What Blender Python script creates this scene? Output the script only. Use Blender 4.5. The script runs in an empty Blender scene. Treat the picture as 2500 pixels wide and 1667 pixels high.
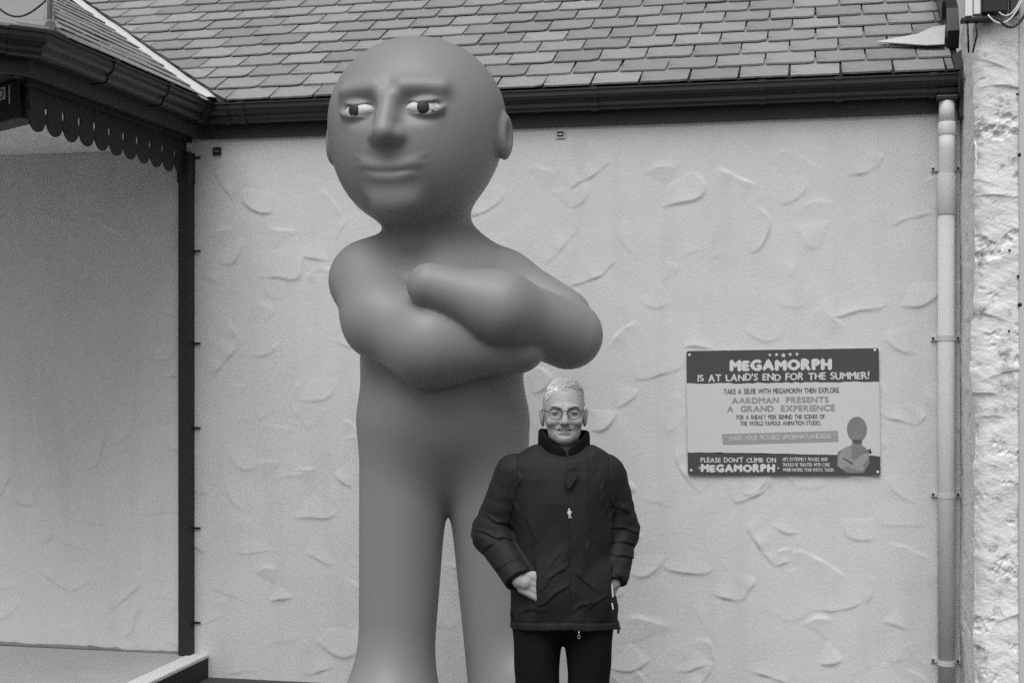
import bpy, bmesh, math, random
import numpy as np
from mathutils import Vector, Matrix

random.seed(7)
rng = np.random.default_rng(11)
SC = bpy.context.scene
COL = SC.collection
R = math.radians

# ------------------------------------------------------------------ camera
YAW = 12.1
cam_d = bpy.data.cameras.new('camera')
cam = bpy.data.objects.new('camera', cam_d)
COL.objects.link(cam)
CAM_Y, CAM_Z = -6.9, 1.70
cam.location = (0, CAM_Y, CAM_Z)
cam.rotation_euler = (R(90), 0, R(YAW))
cam_d.sensor_width = 36
cam_d.lens = 50
cam_d.shift_y = 0.0238
cam_d.clip_end = 2000
SC.camera = cam

# ------------------------------------------------------------------ sky, sun, exposure
W = bpy.data.worlds.new('World')
SC.world = W
W.use_nodes = True
wn, wl = W.node_tree.nodes, W.node_tree.links
wn.clear()
SUN_EL, SUN_AZ = 58, 184          # azimuth clockwise from +Y: high, behind the camera
sky = wn.new('ShaderNodeTexSky')
sky.sky_type = 'NISHITA'
sky.sun_disc = False
sky.sun_elevation = R(SUN_EL)
sky.sun_rotation = R(SUN_AZ)
sky.air_density = 1.0
sky.dust_density = 4.0
bw = wn.new('ShaderNodeRGBToBW')
bg = wn.new('ShaderNodeBackground')
bg.inputs['Strength'].default_value = 0.10
wo = wn.new('ShaderNodeOutputWorld')
wl.new(sky.outputs[0], bw.inputs[0])
wl.new(bw.outputs[0], bg.inputs[0])
wl.new(bg.outputs[0], wo.inputs[0])
sl = bpy.data.lights.new('sun', 'SUN')
sl.energy = 1.5
sl.angle = R(48)
sl.color = (1, 1, 1)
so = bpy.data.objects.new('sun', sl)
COL.objects.link(so)
_d = Vector((math.sin(R(SUN_AZ)) * math.cos(R(SUN_EL)), math.cos(R(SUN_AZ)) * math.cos(R(SUN_EL)), math.sin(R(SUN_EL))))
so.rotation_euler = _d.to_track_quat('Z', 'Y').to_euler()
so.location = (0, -12, 14)
SC.view_settings.view_transform = 'Standard'
SC.view_settings.look = 'None'
SC.view_settings.gamma = 1
SC.view_settings.use_curve_mapping = False
SC.view_settings.exposure = 0.34
SC.render.engine = 'CYCLES'
SC.cycles.use_denoising = False
SC.cycles.max_bounces = 8
SC.cycles.diffuse_bounces = 5

# ------------------------------------------------------------------ materials
def mat(name, v, rough=0.7, var=0.0, vscale=6.0, grain=0.0, gscale=220.0, bump=0.0, bscale=120.0, spec=0.3,
        spots=None, metallic=0.0, per_obj=0.0, stain=0.0):
    m = bpy.data.materials.new(name)
    m.use_nodes = True
    nt = m.node_tree
    n, l = nt.nodes, nt.links
    b = n['Principled BSDF']
    b.inputs['Roughness'].default_value = rough
    b.inputs['Specular IOR Level'].default_value = spec
    b.inputs['Metallic'].default_value = metallic
    tc = n.new('ShaderNodeTexCoord')
    cur = None
    def math_node(op, a, bb):
        q = n.new('ShaderNodeMath'); q.operation = op
        for i, x in enumerate((a, bb)):
            if isinstance(x, (int, float)): q.inputs[i].default_value = x
            else: l.new(x, q.inputs[i])
        return q.outputs[0]
    def noise(scale, detail=4, rough_=0.55):
        q = n.new('ShaderNodeTexNoise')
        q.inputs['Scale'].default_value = scale
        q.inputs['Detail'].default_value = detail
        q.inputs['Roughness'].default_value = rough_
        l.new(tc.outputs['Object'], q.inputs['Vector'])
        return q.outputs[0]
    cur = math_node('MULTIPLY', v, 1.0)
    if var:
        f = math_node('MULTIPLY_ADD', noise(vscale), 2 * var); f.node.inputs[2].default_value = 1 - var
        cur = math_node('MULTIPLY', cur, f)
    if grain:
        f = math_node('MULTIPLY_ADD', noise(gscale, 2, 0.7), 2 * grain); f.node.inputs[2].default_value = 1 - grain
        cur = math_node('MULTIPLY', cur, f)
    if per_obj:
        oi = n.new('ShaderNodeObjectInfo')
        f = math_node('MULTIPLY_ADD', oi.outputs['Random'], 2 * per_obj); f.node.inputs[2].default_value = 1 - per_obj
        cur = math_node('MULTIPLY', cur, f)
    if stain:
        mp = n.new('ShaderNodeMapping'); mp.inputs['Scale'].default_value = (5.0, 5.0, 0.7)
        l.new(tc.outputs['Object'], mp.inputs[0])
        q = n.new('ShaderNodeTexNoise'); q.inputs['Scale'].default_value = 1.5; q.inputs['Detail'].default_value = 6
        l.new(mp.outputs[0], q.inputs['Vector'])
        mr = n.new('ShaderNodeMapRange'); mr.inputs[1].default_value = .5; mr.inputs[2].default_value = .85
        mr.inputs[3].default_value = 1; mr.inputs[4].default_value = 1 - stain
        l.new(q.outputs[0], mr.inputs[0])
        cur = math_node('MULTIPLY', cur, mr.outputs[0])
    if spots:
        sc_, lo, hi, dark = spots
        mr = n.new('ShaderNodeMapRange')
        mr.inputs[1].default_value = lo; mr.inputs[2].default_value = hi
        mr.inputs[3].default_value = 1; mr.inputs[4].default_value = dark
        big = math_node('MULTIPLY', noise(sc_, 8, 0.7), 1.0)
        l.new(big, mr.inputs[0])
        cur = math_node('MULTIPLY', cur, mr.outputs[0])
    cc = n.new('ShaderNodeCombineColor')
    for i in range(3): l.new(cur, cc.inputs[i])
    l.new(cc.outputs[0], b.inputs['Base Color'])
    if bump:
        bp = n.new('ShaderNodeBump')
        bp.inputs['Strength'].default_value = 1.0
        bp.inputs['Distance'].default_value = bump
        l.new(noise(bscale, 5, 0.6), bp.inputs['Height'])
        l.new(bp.outputs[0], b.inputs['Normal'])
    return m

M = {
    'render': mat('white_render', 0.64, .9, .05, 2.5, .10, 300, .0012, 130, .2, stain=.10),
    'stone': mat('painted_stone', 0.74, .9, .08, 5, .10, 250, .0025, 60, .2, spots=(9, .56, .68, .32)),
    'side': mat('brightened_return', 0.80, .9, .05, 3, .08, 250, .0015, 120, .2),  # return paint made paler than the front stone to offset its shade
    'plaster': mat('painted_plaster', 0.56, .9, .08, 4, .06, 250, .001, 120, .2),
    'slate': mat('slate', 0.27, .8, .20, 11, .28, 240, .0024, 70, .25, per_obj=.18, spots=(8, .52, .70, .45)),
    'deck': mat('roof_underlay', 0.03, .9),
    'lead': mat('lead_sheet', 0.27, .6, .18, 7, .05, 200, .001, 30, .3),
    'newlead': mat('bright_lead', 0.55, .55, .12, 12, .05, 200, .001, 30, .3),
    'mortar': mat('valley_mortar', 0.6, .85, .16, 12, .08, 200, .002, 50, .3),
    'black': mat('black_upvc', 0.018, .38, .2, 4, 0, 1, 0, 1, .5),
    'fascia': mat('dark_painted_board', 0.05, .6, .2, 5, .08, 200, .0005, 60, .3),
    'blackwood': mat('black_painted_board', 0.022, .55, .25, 6, .1, 150, .0005, 50, .35),
    'ceil': mat('white_soffit', 0.8, .8, .03, 3),
    'pvc': mat('white_pipe', 0.78, .5, .04, 6, .04, 200, 0, 1, .4),
    'pipepaint': mat('pipe_masonry_paint', 0.63, .85, .05, 4, .08, 260, .0005, 120, .2),
    'concrete': mat('concrete', 0.42, .9, .12, 4, .15, 150, .002, 60, .2),
    'whiteline': mat('white_edge_paint', 0.72, .8, .1, 10, .1, 150, .0015, 50),
    'riser': mat('black_riser_paint', 0.03, .7, .2, 8, .1, 150, .001, 40),
    'asphalt': mat('asphalt', 0.07, .95, .2, 2, .3, 120, .004, 90, .2),
    'clay': mat('matt_clay_paint', 0.24, .48, .06, 3, .09, 330, .0004, 160, .42),
    'eye_white': mat('white_inlay', 0.62, .6, .02, 3, .05, 300),
    'pupil': mat('dark_inlay', 0.04, .5),
    'skin': mat('skin', 0.37, .6, .16, 55, .14, 350, .0012, 260, .3),
    'lip': mat('lip', 0.24, .5, .08, 60),
    'teeth': mat('teeth', 0.6, .4),
    'eyeball': mat('eyeball', 0.10, .25),
    'hair': mat('white_hair', 0.70, .9, .12, 70, .12, 400, .0008, 260, .05),
    'brow': mat('grey_brow_hair', 0.30, .7, .2, 80),
    'jacket': mat('black_jacket_cloth', 0.018, .68, .22, 14, .2, 250, .0012, 90, .22),
    'jacket2': mat('black_collar_cloth', 0.007, .8, .25, 14, .2, 250, .001, 90, .14),
    'trouser': mat('black_trouser_cloth', 0.009, .85, .2, 10, .2, 250, .0008, 120, .12),
    'shoe': mat('black_leather', 0.02, .4),
    'metal': mat('dull_metal', 0.45, .4, .1, 20, metallic=.8),
    'wire': mat('dark_wire', 0.03, .35, metallic=.5),
    'white': mat('white_print', 0.66, .6, .03, 20, .05, 300),
    'signpale': mat('sign_pale', 0.62, .5, .03, 6, .05, 300),
    'signdark': mat('sign_dark', 0.075, .5, .08, 6, .08, 300),
    'signgrey': mat('sign_grey', 0.33, .5, .05, 20, .08, 300),
    'signtext': mat('sign_text', 0.13, .5, .05, 20, .05, 300),
    'signfig': mat('sign_figure', 0.22, .5, .2, 12, .05, 300),
    'signfig3': mat('sign_figure_light', 0.32, .5, .15, 14, .05, 300),
    'signfig2': mat('sign_figure_dark', 0.10, .5, .2, 12, .05, 300),
    'filletgrey': mat('old_sealant', 0.22, .9, .5, 25, .2, 120),  # mottled mid grey for the fillet along the porch floor
    'cablew': mat('white_cable', 0.7, .5),
}
def glass_mat():
    m = bpy.data.materials.new('spectacle_glass')
    m.use_nodes = True
    n, l = m.node_tree.nodes, m.node_tree.links
    n.clear()
    o = n.new('ShaderNodeOutputMaterial'); mx = n.new('ShaderNodeMixShader')
    t = n.new('ShaderNodeBsdfTransparent'); g = n.new('ShaderNodeBsdfGlossy')
    t.inputs[0].default_value = (.93, .93, .93, 1); g.inputs['Roughness'].default_value = .03
    mx.inputs[0].default_value = .06
    l.new(t.outputs[0], mx.inputs[1]); l.new(g.outputs[0], mx.inputs[2]); l.new(mx.outputs[0], o.inputs[0])
    return m
M['glass'] = glass_mat()

# ------------------------------------------------------------------ object helpers
def tag(o, label=None, cat=None, group=None, kind=None):
    if label: o['label'] = label
    if cat: o['category'] = cat
    if group: o['group'] = group
    if kind: o['kind'] = kind
    return o
def empty(name, loc=(0, 0, 0), rz=0.0):
    o = bpy.data.objects.new(name, None)
    COL.objects.link(o); o.location = loc; o.rotation_euler = (0, 0, rz)
    o.empty_display_size = .1
    return o
def link(name, me, parent=None, m=None):
    o = bpy.data.objects.new(name, me)
    COL.objects.link(o)
    if m is not None: me.materials.append(M[m] if isinstance(m, str) else m)
    if parent is not None: o.parent = parent
    return o
def mesh_np(name, v, f, smooth=True):
    me = bpy.data.meshes.new(name)
    v = np.asarray(v, np.float32); f = np.asarray(f, np.int32)
    k = f.shape[1]
    me.vertices.add(len(v)); me.vertices.foreach_set('co', v.ravel())
    me.loops.add(f.size); me.loops.foreach_set('vertex_index', f.ravel())
    me.polygons.add(len(f)); me.polygons.foreach_set('loop_start', np.arange(0, f.size, k, dtype=np.int32))
    me.update(calc_edges=True)
    if smooth: me.polygons.foreach_set('use_smooth', np.ones(len(f), bool))
    me.validate()
    return me
def bm_mesh(name, bm, smooth=False):
    bmesh.ops.recalc_face_normals(bm, faces=bm.faces)
    me = bpy.data.meshes.new(name)
    bm.to_mesh(me); bm.free()
    if smooth: me.polygons.foreach_set('use_smooth', np.ones(len(me.polygons), bool))
    return me
def box(bm, x0, x1, y0, y1, z0, z1, bev=0.0):
    r = bmesh.ops.create_cube(bm, size=1)
    vs = r['verts']
    for v in vs:
        v.co = ((x0 + x1) / 2 + v.co.x * (x1 - x0), (y0 + y1) / 2 + v.co.y * (y1 - y0), (z0 + z1) / 2 + v.co.z * (z1 - z0))
    if bev:
        es = list({e for v in vs for e in v.link_edges})
        bmesh.ops.bevel(bm, geom=es, offset=bev, segments=2, affect='EDGES', profile=.5)
    return vs
def prism(bm, pts, vec):
    """polygon pts (3-D) extruded along vec"""
    a = [bm.verts.new(p) for p in pts]
    b = [bm.verts.new(Vector(p) + Vector(vec)) for p in pts]
    bm.faces.new(a); bm.faces.new(b[::-1])
    for i in range(len(a)):
        j = (i + 1) % len(a)
        bm.faces.new((a[j], a[i], b[i], b[j]))
def tube(bm, pts, r, seg=10, caps=True):
    pts = [Vector(p) for p in pts]
    rs = r if isinstance(r, (list, tuple)) else [r] * len(pts)
    rings = []
    ref = None
    for i, p in enumerate(pts):
        t = (pts[min(i + 1, len(pts) - 1)] - pts[max(i - 1, 0)]).normalized()
        if ref is None:
            ref = t.orthogonal().normalized()
        ref = (ref - t * ref.dot(t)).normalized()
        s = t.cross(ref)
        rings.append([bm.verts.new(p + (ref * math.cos(2 * math.pi * k / seg) + s * math.sin(2 * math.pi * k / seg)) * rs[i]) for k in range(seg)])
    for a, b in zip(rings, rings[1:]):
        for k in range(seg):
            bm.faces.new((a[k], a[(k + 1) % seg], b[(k + 1) % seg], b[k]))
    if caps:
        bm.faces.new(rings[0][::-1]); bm.faces.new(rings[-1])
def cyl(bm, p0, p1, r, seg=16):
    tube(bm, [p0, p1], r, seg)

# ------------------------------------------------------------------ smooth solids from distance fields (surface nets)
def surface_nets(fn, xs, ys, zs, project=2):
    xs, ys, zs = (np.asarray(a, np.float32) for a in (xs, ys, zs))
    F = fn(xs[:, None, None], ys[None, :, None], zs[None, None, :]).astype(np.float32)
    S = F < 0
    n0, n1, n2 = (k - 1 for k in F.shape)
    cnt = np.zeros((n0, n1, n2), np.int8)
    for a in (0, 1):
        for b in (0, 1):
            for c in (0, 1):
                cnt += S[a:a + n0, b:b + n1, c:c + n2]
    act = (cnt > 0) & (cnt < 8)
    I, J, K = np.nonzero(act)
    idx = np.full(act.shape, -1, np.int32); idx[I, J, K] = np.arange(len(I))
    cs = [(a, b, c) for a in (0, 1) for b in (0, 1) for c in (0, 1)]
    val = np.stack([F[I + a, J + b, K + c] for a, b, c in cs], 1)
    pos = np.stack([np.stack([xs[I + a], ys[J + b], zs[K + c]], 1) for a, b, c in cs], 1)
    acc = np.zeros((len(I), 3), np.float32); num = np.zeros(len(I), np.float32)
    for p in range(8):
        for q in range(p + 1, 8):
            if sum(abs(cs[p][k] - cs[q][k]) for k in range(3)) != 1: continue
            va, vb = val[:, p], val[:, q]
            cr = (va < 0) != (vb < 0)
            t = np.where(cr, va / np.where(cr, va - vb, 1), 0)
            acc += np.where(cr[:, None], pos[:, p] + t[:, None] * (pos[:, q] - pos[:, p]), 0)
            num += cr
    V = acc / num[:, None]
    quads = []
    def emit(i, j, k, s, d1, d2):
        a = idx[i, j, k]; b = idx[i - d1[0], j - d1[1], k - d1[2]]
        c = idx[i - d1[0] - d2[0], j - d1[1] - d2[1], k - d1[2] - d2[2]]; d = idx[i - d2[0], j - d2[1], k - d2[2]]
        q = np.stack([a, b, c, d], 1)
        q[~s] = q[~s][:, ::-1]
        quads.append(q)
    for ax in range(3):
        sl0 = [slice(1, -1)] * 3; sl1 = [slice(1, -1)] * 3
        sl0[ax] = slice(0, -1); sl1[ax] = slice(1, None)
        ch = S[tuple(sl0)] != S[tuple(sl1)]
        i, j, k = np.nonzero(ch)
        off = [1, 1, 1]; off[ax] = 0
        i, j, k = i + off[0], j + off[1], k + off[2]
        s = S[i, j, k]
        d = [(1, 0, 0), (0, 1, 0), (0, 0, 1)]
        d1, d2 = d[(ax + 1) % 3], d[(ax + 2) % 3]
        emit(i, j, k, s, d1, d2)
    Q = np.concatenate(quads)
    Q = Q[(Q >= 0).all(1)]
    e = 0.0015
    for _ in range(project):
        x, y, z = V[:, 0], V[:, 1], V[:, 2]
        f = fn(x, y, z)
        g = np.stack([fn(x + e, y, z) - fn(x - e, y, z), fn(x, y + e, z) - fn(x, y - e, z), fn(x, y, z + e) - fn(x, y, z - e)], 1) / (2 * e)
        L = np.maximum((g * g).sum(1), .2)
        st = np.clip(f / L, -.008, .008)
        V = V - g * st[:, None]
    return V, Q
def smin(a, b, k):
    h = np.clip(.5 + .5 * (b - a) / k, 0, 1)
    return b + (a - b) * h - k * h * (1 - h)
def smax(a, b, k): return -smin(-a, -b, k)
def ell(x, y, z, c, r):
    a, b, d = (x - c[0]) / r[0], (y - c[1]) / r[1], (z - c[2]) / r[2]
    k0 = np.sqrt(a * a + b * b + d * d)
    a, b, d = a / r[0], b / r[1], d / r[2]
    k1 = np.sqrt(a * a + b * b + d * d)
    return k0 * (k0 - 1) / np.maximum(k1, 1e-6)
def cap(x, y, z, a, b, ra, rb):
    ba = np.subtract(b, a)
    px, py, pz = x - a[0], y - a[1], z - a[2]
    h = np.clip((px * ba[0] + py * ba[1] + pz * ba[2]) / np.dot(ba, ba), 0, 1)
    return np.sqrt((px - ba[0] * h) ** 2 + (py - ba[1] * h) ** 2 + (pz - ba[2] * h) ** 2) - (ra + (rb - ra) * h)
def axis(*segs):
    """axis('lo,hi,step' ...) joined"""
    out = []
    for lo, hi, st in segs:
        n = max(1, int(round((hi - lo) / st)))
        out.append(np.linspace(lo, hi, n, endpoint=False))
    out.append(np.array([segs[-1][1]]))
    return np.concatenate(out)
def smooth01(t):
    t = np.clip(t, 0, 1); return t * t * (3 - 2 * t)
def wob(x, y, z, s, seed=0):
    """cheap smooth pseudo-noise, about -1..1"""
    q = seed * 1.7
    return (np.sin(x * s * 1.0 + y * s * .7 + q) * np.cos(z * s * 1.1 - x * s * .4 + 2 * q) +
            .6 * np.sin(y * s * 1.9 - z * s * 1.3 + 3 * q) * np.cos(x * s * 2.1 + q)) / 1.6

# ================================================================== GROUND, PORCH FLOOR
WALL_BASE = 0.083
bm = bmesh.new()
ring = [(-400, -400, 0), (400, -400, 0), (400, -2.2, 0), (-400, -2.2, 0)]
bm.faces.new([bm.verts.new(p) for p in ring])
a = [bm.verts.new(p) for p in [(-400, -2.2, 0), (400, -2.2, 0), (400, 0, WALL_BASE), (-400, 0, WALL_BASE)]]
bm.faces.new(a)
b_ = [bm.verts.new(p) for p in [(-400, 0, WALL_BASE), (400, 0, WALL_BASE), (400, 400, WALL_BASE), (-400, 400, WALL_BASE)]]
bm.faces.new(b_)
bmesh.ops.remove_doubles(bm, verts=bm.verts, dist=1e-5)
tag(link('ground', bm_mesh('ground', bm), None, 'asphalt'), kind='structure')

FLOOR_Z, FLOOR_X = 0.205, -3.09
pf = None
bm = bmesh.new()
box(bm, -7.6, FLOOR_X - .012, -2.6, -.003, -.05, FLOOR_Z - .004)
pf = tag(link('porch_floor', bm_mesh('porch_floor', bm), None, 'concrete'), kind='structure')
bm = bmesh.new()
box(bm, FLOOR_X - .105, FLOOR_X, -2.6, -.004, FLOOR_Z - .022, FLOOR_Z, .006)
link('edge_strip', bm_mesh('edge_strip', bm), pf, 'whiteline')
bm = bmesh.new()
box(bm, FLOOR_X - .011, FLOOR_X - .003, -2.6, -.004, -.05, FLOOR_Z - .023)
link('riser', bm_mesh('riser', bm), pf, 'riser')

# ================================================================== BUILDING
bld = tag(empty('building', (0, 0, 0)), 'white roughcast building with slate roof and long black gutter behind the statue', 'building')
X_R = 0.65                                   # where the wall meets the stone return
# --- render wall with trowelled relief
def wall_relief(nx, nz, x0, x1, z0, z1):
    xs = np.linspace(x0, x1, nx); zs = np.linspace(z0, z1, nz)
    X, Z = np.meshgrid(xs, zs, indexing='ij')
    H = np.zeros_like(X)
    r_ = random.Random(5)
    def stroke(px, pz, ang, L, curv, amp, sharp=.0038, soft=.035):
        m = (abs(X - px) < L * .5 + .12) & (abs(Z - pz) < L * .5 + .12)
        xx, zz = X[m] - px, Z[m] - pz
        xx = xx + .002 * np.sin(zz * 70 + px * 31) + .006 * np.sin(zz * 23 + pz * 17); zz = zz + .002 * np.sin(xx * 63 + pz * 29) + .005 * np.sin(xx * 27 + px * 11)
        u = xx * math.cos(ang) + zz * math.sin(ang); v = -xx * math.sin(ang) + zz * math.cos(ang)
        d = v - curv * (u * u - L * L / 12) / max(L, .05)
        k = np.clip(1 - (2 * u / L) ** 2, 0, 1) ** .8 * (.75 + .25 * np.sin(u * 60 + px * 40))
        prof = np.where(d > 0, np.exp(-d / soft), np.exp(d / sharp))
        H[m] = np.maximum(H[m], amp * k * prof)
        H[m] -= .22 * amp * k * np.exp(-((d + .014) / .010) ** 2)
    def arc(px, pz, ra, rb, rot, ex, amp, a0, aw, sharp, soft):
        m = (abs(X - px) < ra + .16) & (abs(Z - pz) < rb + .16)
        xx, zz = X[m] - px, Z[m] - pz
        wv = .008 * np.sin(xx * 29 + px * 9) + .008 * np.sin(zz * 33 + pz * 7)
        u = xx * math.cos(rot) + zz * math.sin(rot); v = -xx * math.sin(rot) + zz * math.cos(rot)
        d = ((np.abs(u / ra) ** ex + np.abs(v / rb) ** ex) ** (1 / ex) - 1) * min(ra, rb) + wv
        dd = np.abs((np.arctan2(v, u) + rot - a0 + np.pi) % (2 * np.pi) - np.pi)
        wgt = np.clip(1 - (dd / aw) ** 2, 0, 1) ** .8
        H[m] = np.maximum(H[m], amp * wgt * np.where(d < 0, np.exp(d / soft), np.exp(-d / sharp)))
    row = 0; pz = .16
    while pz < 2.80:
        px = x0 + r_.uniform(0, .3)
        while px < x1 + .1:
            cx_, cz_ = px + r_.uniform(-.06, .06), pz + r_.uniform(-.06, .06)
            ra, rb = r_.uniform(.10, .19), r_.uniform(.08, .13)
            amp = r_.choice((.0022, .0032, .0044, .0056, .0070, .0086))
            if r_.random() < .55:
                arc(cx_, cz_, ra, rb, r_.uniform(-.5, .5), r_.uniform(2.0, 3.6), amp, r_.gauss(-1.57, .7), r_.uniform(.5, 1.25), r_.uniform(.004, .009), r_.uniform(.03, .09))
                if r_.random() < .45:
                    arc(cx_, cz_, ra, rb, r_.uniform(-.5, .5), r_.uniform(2.0, 3.0), amp * .8, r_.gauss(1.57, .6), r_.uniform(.4, .9), r_.uniform(.006, .014), r_.uniform(.03, .09))
            elif r_.random() < .85:
                a_ = r_.choice((-1, 1)) * r_.uniform(.2, 1.1) + (math.pi if r_.random() < .25 else 0)
                L = r_.uniform(.14, .30)
                stroke(cx_, cz_, a_, L, r_.uniform(-.05, .45), amp, r_.uniform(.004, .009), r_.uniform(.03, .08))
                if r_.random() < .6:
                    q = r_.choice((-1, 1)); b_a = a_ + q * r_.uniform(.7, 1.4); L2 = r_.uniform(.06, .16)
                    ex_, ez_ = cx_ + q * math.cos(a_) * L * .46, cz_ + q * math.sin(a_) * L * .46
                    stroke(ex_ + q * math.cos(b_a) * L2 * .45, ez_ + q * math.sin(b_a) * L2 * .45, b_a, L2, .2, amp * .9, .006, .05)
            px += r_.uniform(.24, .40)
        pz += r_.uniform(.19, .25)
    for _ in range(45):                       # loose trowel marks
        stroke(r_.uniform(x0, x1), r_.uniform(.1, 2.8), r_.uniform(0, 6.28), r_.uniform(.06, .22), r_.uniform(-.3, .3), r_.uniform(.0008, .0028), .005, .05)
    H += .0016 * np.sin(X * 5.1 + 1.3 * np.sin(Z * 3.7)) * np.sin(Z * 4.3 + X * 1.1)
    H += .0010 * np.sin(X * 13.7 + 2 * np.sin(Z * 9.1)) * np.sin(Z * 11.3 + 2 * np.sin(X * 6.3))
    H += .00025 * rng.standard_normal(H.shape)
    return X, Z, H
def grid_faces(nx, nz):
    i = np.arange(nx - 1)[:, None]; j = np.arange(nz - 1)[None, :]
    a = (i * nz + j).ravel()
    return np.stack([a, a + nz, a + nz + 1, a + 1], 1)
nx, nz = 890, 500
X, Z, H = wall_relief(nx, nz, -4.7, X_R, -.06, 2.93)
V = np.stack([X.ravel(), -H.ravel(), Z.ravel()], 1)
wall = link('wall', mesh_np('wall', V, grid_faces(nx, nz)), bld, 'render')
bm = bmesh.new()                              # the body of the building behind the face
box(bm, -7.4, X_R + 2.2, .012, 4.4, -.06, 2.95)
box(bm, -7.4, -4.69, -.001, .0115, -.06, 2.93)
link('wall_core', bm_mesh('wall_core', bm), bld, 'render')
# ragged mortar fillet where wall meets the porch floor
bm = bmesh.new()
prev = None
for i in range(110):
    x = -7.3 + i * (4.06 / 109)
    h = .003 + .010 * random.random() ** 2 + (.006 if -4.3 < x < -3.6 else 0)
    prof = [(x, -.004, FLOOR_Z + h), (x, -.007 - .004 * random.random(), FLOOR_Z + h * .6), (x, -.012 - .010 * random.random(), FLOOR_Z - .002), (x, -.004, FLOOR_Z - .002)]
    cur = [bm.verts.new(p) for p in prof]
    if prev:
        for k in range(4):
            bm.faces.new((prev[k], prev[(k + 1) % 4], cur[(k + 1) % 4], cur[k]))
    prev = cur
link('fillet', bm_mesh('fillet', bm, True), bld, 'filletgrey')

# --- eaves: fascia, gutter
EAVE_Z = 3.045
GPROF = [(0, -.098), (.060, -.098), (.073, -.092), (.079, -.080), (.080, -.062), (.092, -.056), (.104, -.044), (.108, -.030), (.108, -.010),
         (.116, -.008), (.116, 0), (.103, 0), (.103, -.028), (.098, -.040), (.076, -.056), (.073, -.078), (.062, -.091), (.004, -.091), (.004, 0), (0, 0)]
GBR = [(-.001, -.103), (.062, -.103), (.078, -.096), (.0845, -.082), (.0855, -.066), (.097, -.060), (.109, -.047), (.113, -.030), (.113, -.012), (.121, -.011), (.121, .003), (.100, .003), (.1, -.028), (.07, -.05), (.06, -.085), (-.001, -.085)]
def extrude_profile(bm, prof, A, B, outw, ztop, ta=0.0, tb=0.0):
    """profile (outward, z) swept A->B on the horizontal; ta, tb: mitre shifts per outward metre along the run"""
    A, B, o = Vector(A), Vector(B), Vector(outw)
    t = (B - A).normalized()
    ra = [bm.verts.new(A + o * p[0] + t * (ta * p[0]) + Vector((0, 0, ztop + p[1]))) for p in prof]
    rb = [bm.verts.new(B + o * p[0] + t * (tb * p[0]) + Vector((0, 0, ztop + p[1]))) for p in prof]
    n = len(prof)
    for i in range(n):
        j = (i + 1) % n
        bm.faces.new((ra[i], ra[j], rb[j], rb[i]))
    bm.faces.new(ra[::-1]); bm.faces.new(rb)
FY = -.022                                    # main fascia face
FX = -3.118                                   # porch fascia face
bm = bmesh.new()
box(bm, FX, X_R - .03, FY, .010, EAVE_Z - .170, EAVE_Z + .004)
link('fascia', bm_mesh('fascia', bm), bld, 'fascia')
bm = bmesh.new()
extrude_profile(bm, GPROF, (FX, FY, 0), (X_R - .022, FY, 0), (0, -1, 0), EAVE_Z - .008, ta=1.0)
gut = link('gutter', bm_mesh('gutter', bm), bld, 'black')
for gx in (-2.86, -1.95, -1.05, -.25, .10, .52):
    bm = bmesh.new()
    extrude_profile(bm, GBR, (gx - .018, FY, 0), (gx + .018, FY, 0), (0, -1, 0), EAVE_Z - .008)
    link('bracket', bm_mesh('bracket', bm), gut, 'black')
bm = bmesh.new()                              # stop end
extrude_profile(bm, [(0, -.11), (.1, -.11), (.121, -.09), (.121, .003), (0, .003)], (X_R - .022, FY, 0), (X_R - .012, FY, 0), (0, -1, 0), EAVE_Z - .008)
link('stop_end', bm_mesh('stop_end', bm), gut, 'black')
bm = bmesh.new()                              # outlet above the white pipe
box(bm, .535, .632, FY - .095, FY - .005, EAVE_Z - .128, EAVE_Z - .104, .006)
link('outlet', bm_mesh('outlet', bm), gut, 'black')

# --- slates
PITCH = R(31)
GAUGE, SW = .176, .236
CP, SP = math.cos(PITCH), math.sin(PITCH)
def clip_poly(poly, n, c):
    """keep n.p >= c"""
    out = []
    for i, p in enumerate(poly):
        q = poly[(i + 1) % len(poly)]
        dp, dq = n[0] * p[0] + n[1] * p[1] - c, n[0] * q[0] + n[1] * q[1] - c
        if dp >= 0: out.append(p)
        if (dp >= 0) != (dq >= 0):
            t = dp / (dp - dq)
            out.append((p[0] + t * (q[0] - p[0]), p[1] + t * (q[1] - p[1])))
    return out
SL = .30
def slate_poly(r_, w):
    hw = w / 2
    pts = [(-hw, SL), (-hw, .05 * r_.random() + .10)]
    pts.append((-hw + r_.uniform(0, .004), r_.uniform(0, .006) + .002))
    n = 5
    for k in range(1, n):
        pts.append((-hw + w * k / n, r_.uniform(-.004, .005)))
    pts.append((hw - r_.uniform(0, .004), r_.uniform(0, .006) + .002))
    if r_.random() < .35:                     # a chipped corner
        q = r_.uniform(.008, .022); k_ = r_.uniform(.008, .03)
        pts[-1] = (hw - k_, pts[-1][1]); pts.append((hw - r_.uniform(0, .003), q))
    pts += [(hw, .12), (hw, SL)]
    return pts
def slate_mesh(poly, th=.0075):
    bm = bmesh.new()
    a = [bm.verts.new((p[0], p[1], 0)) for p in poly]
    b = [bm.verts.new((p[0], p[1], -th)) for p in poly]
    bm.faces.new(a); bm.faces.new(b[::-1])
    for i in range(len(a)):
        j = (i + 1) % len(a)
        bm.faces.new((a[i], a[j], b[j], b[i]))
    me = bm_mesh('slate', bm)
    me.materials.append(M['slate'])
    return me
rs = random.Random(3)
SLATES = [slate_mesh(slate_poly(rs, SW - rs.uniform(.006, .011)), rs.uniform(.007, .010)) for _ in range(14)]
THIN = [slate_mesh(slate_poly(rs, SW - rs.uniform(.004, .007)), .0045) for _ in range(5)]
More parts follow.
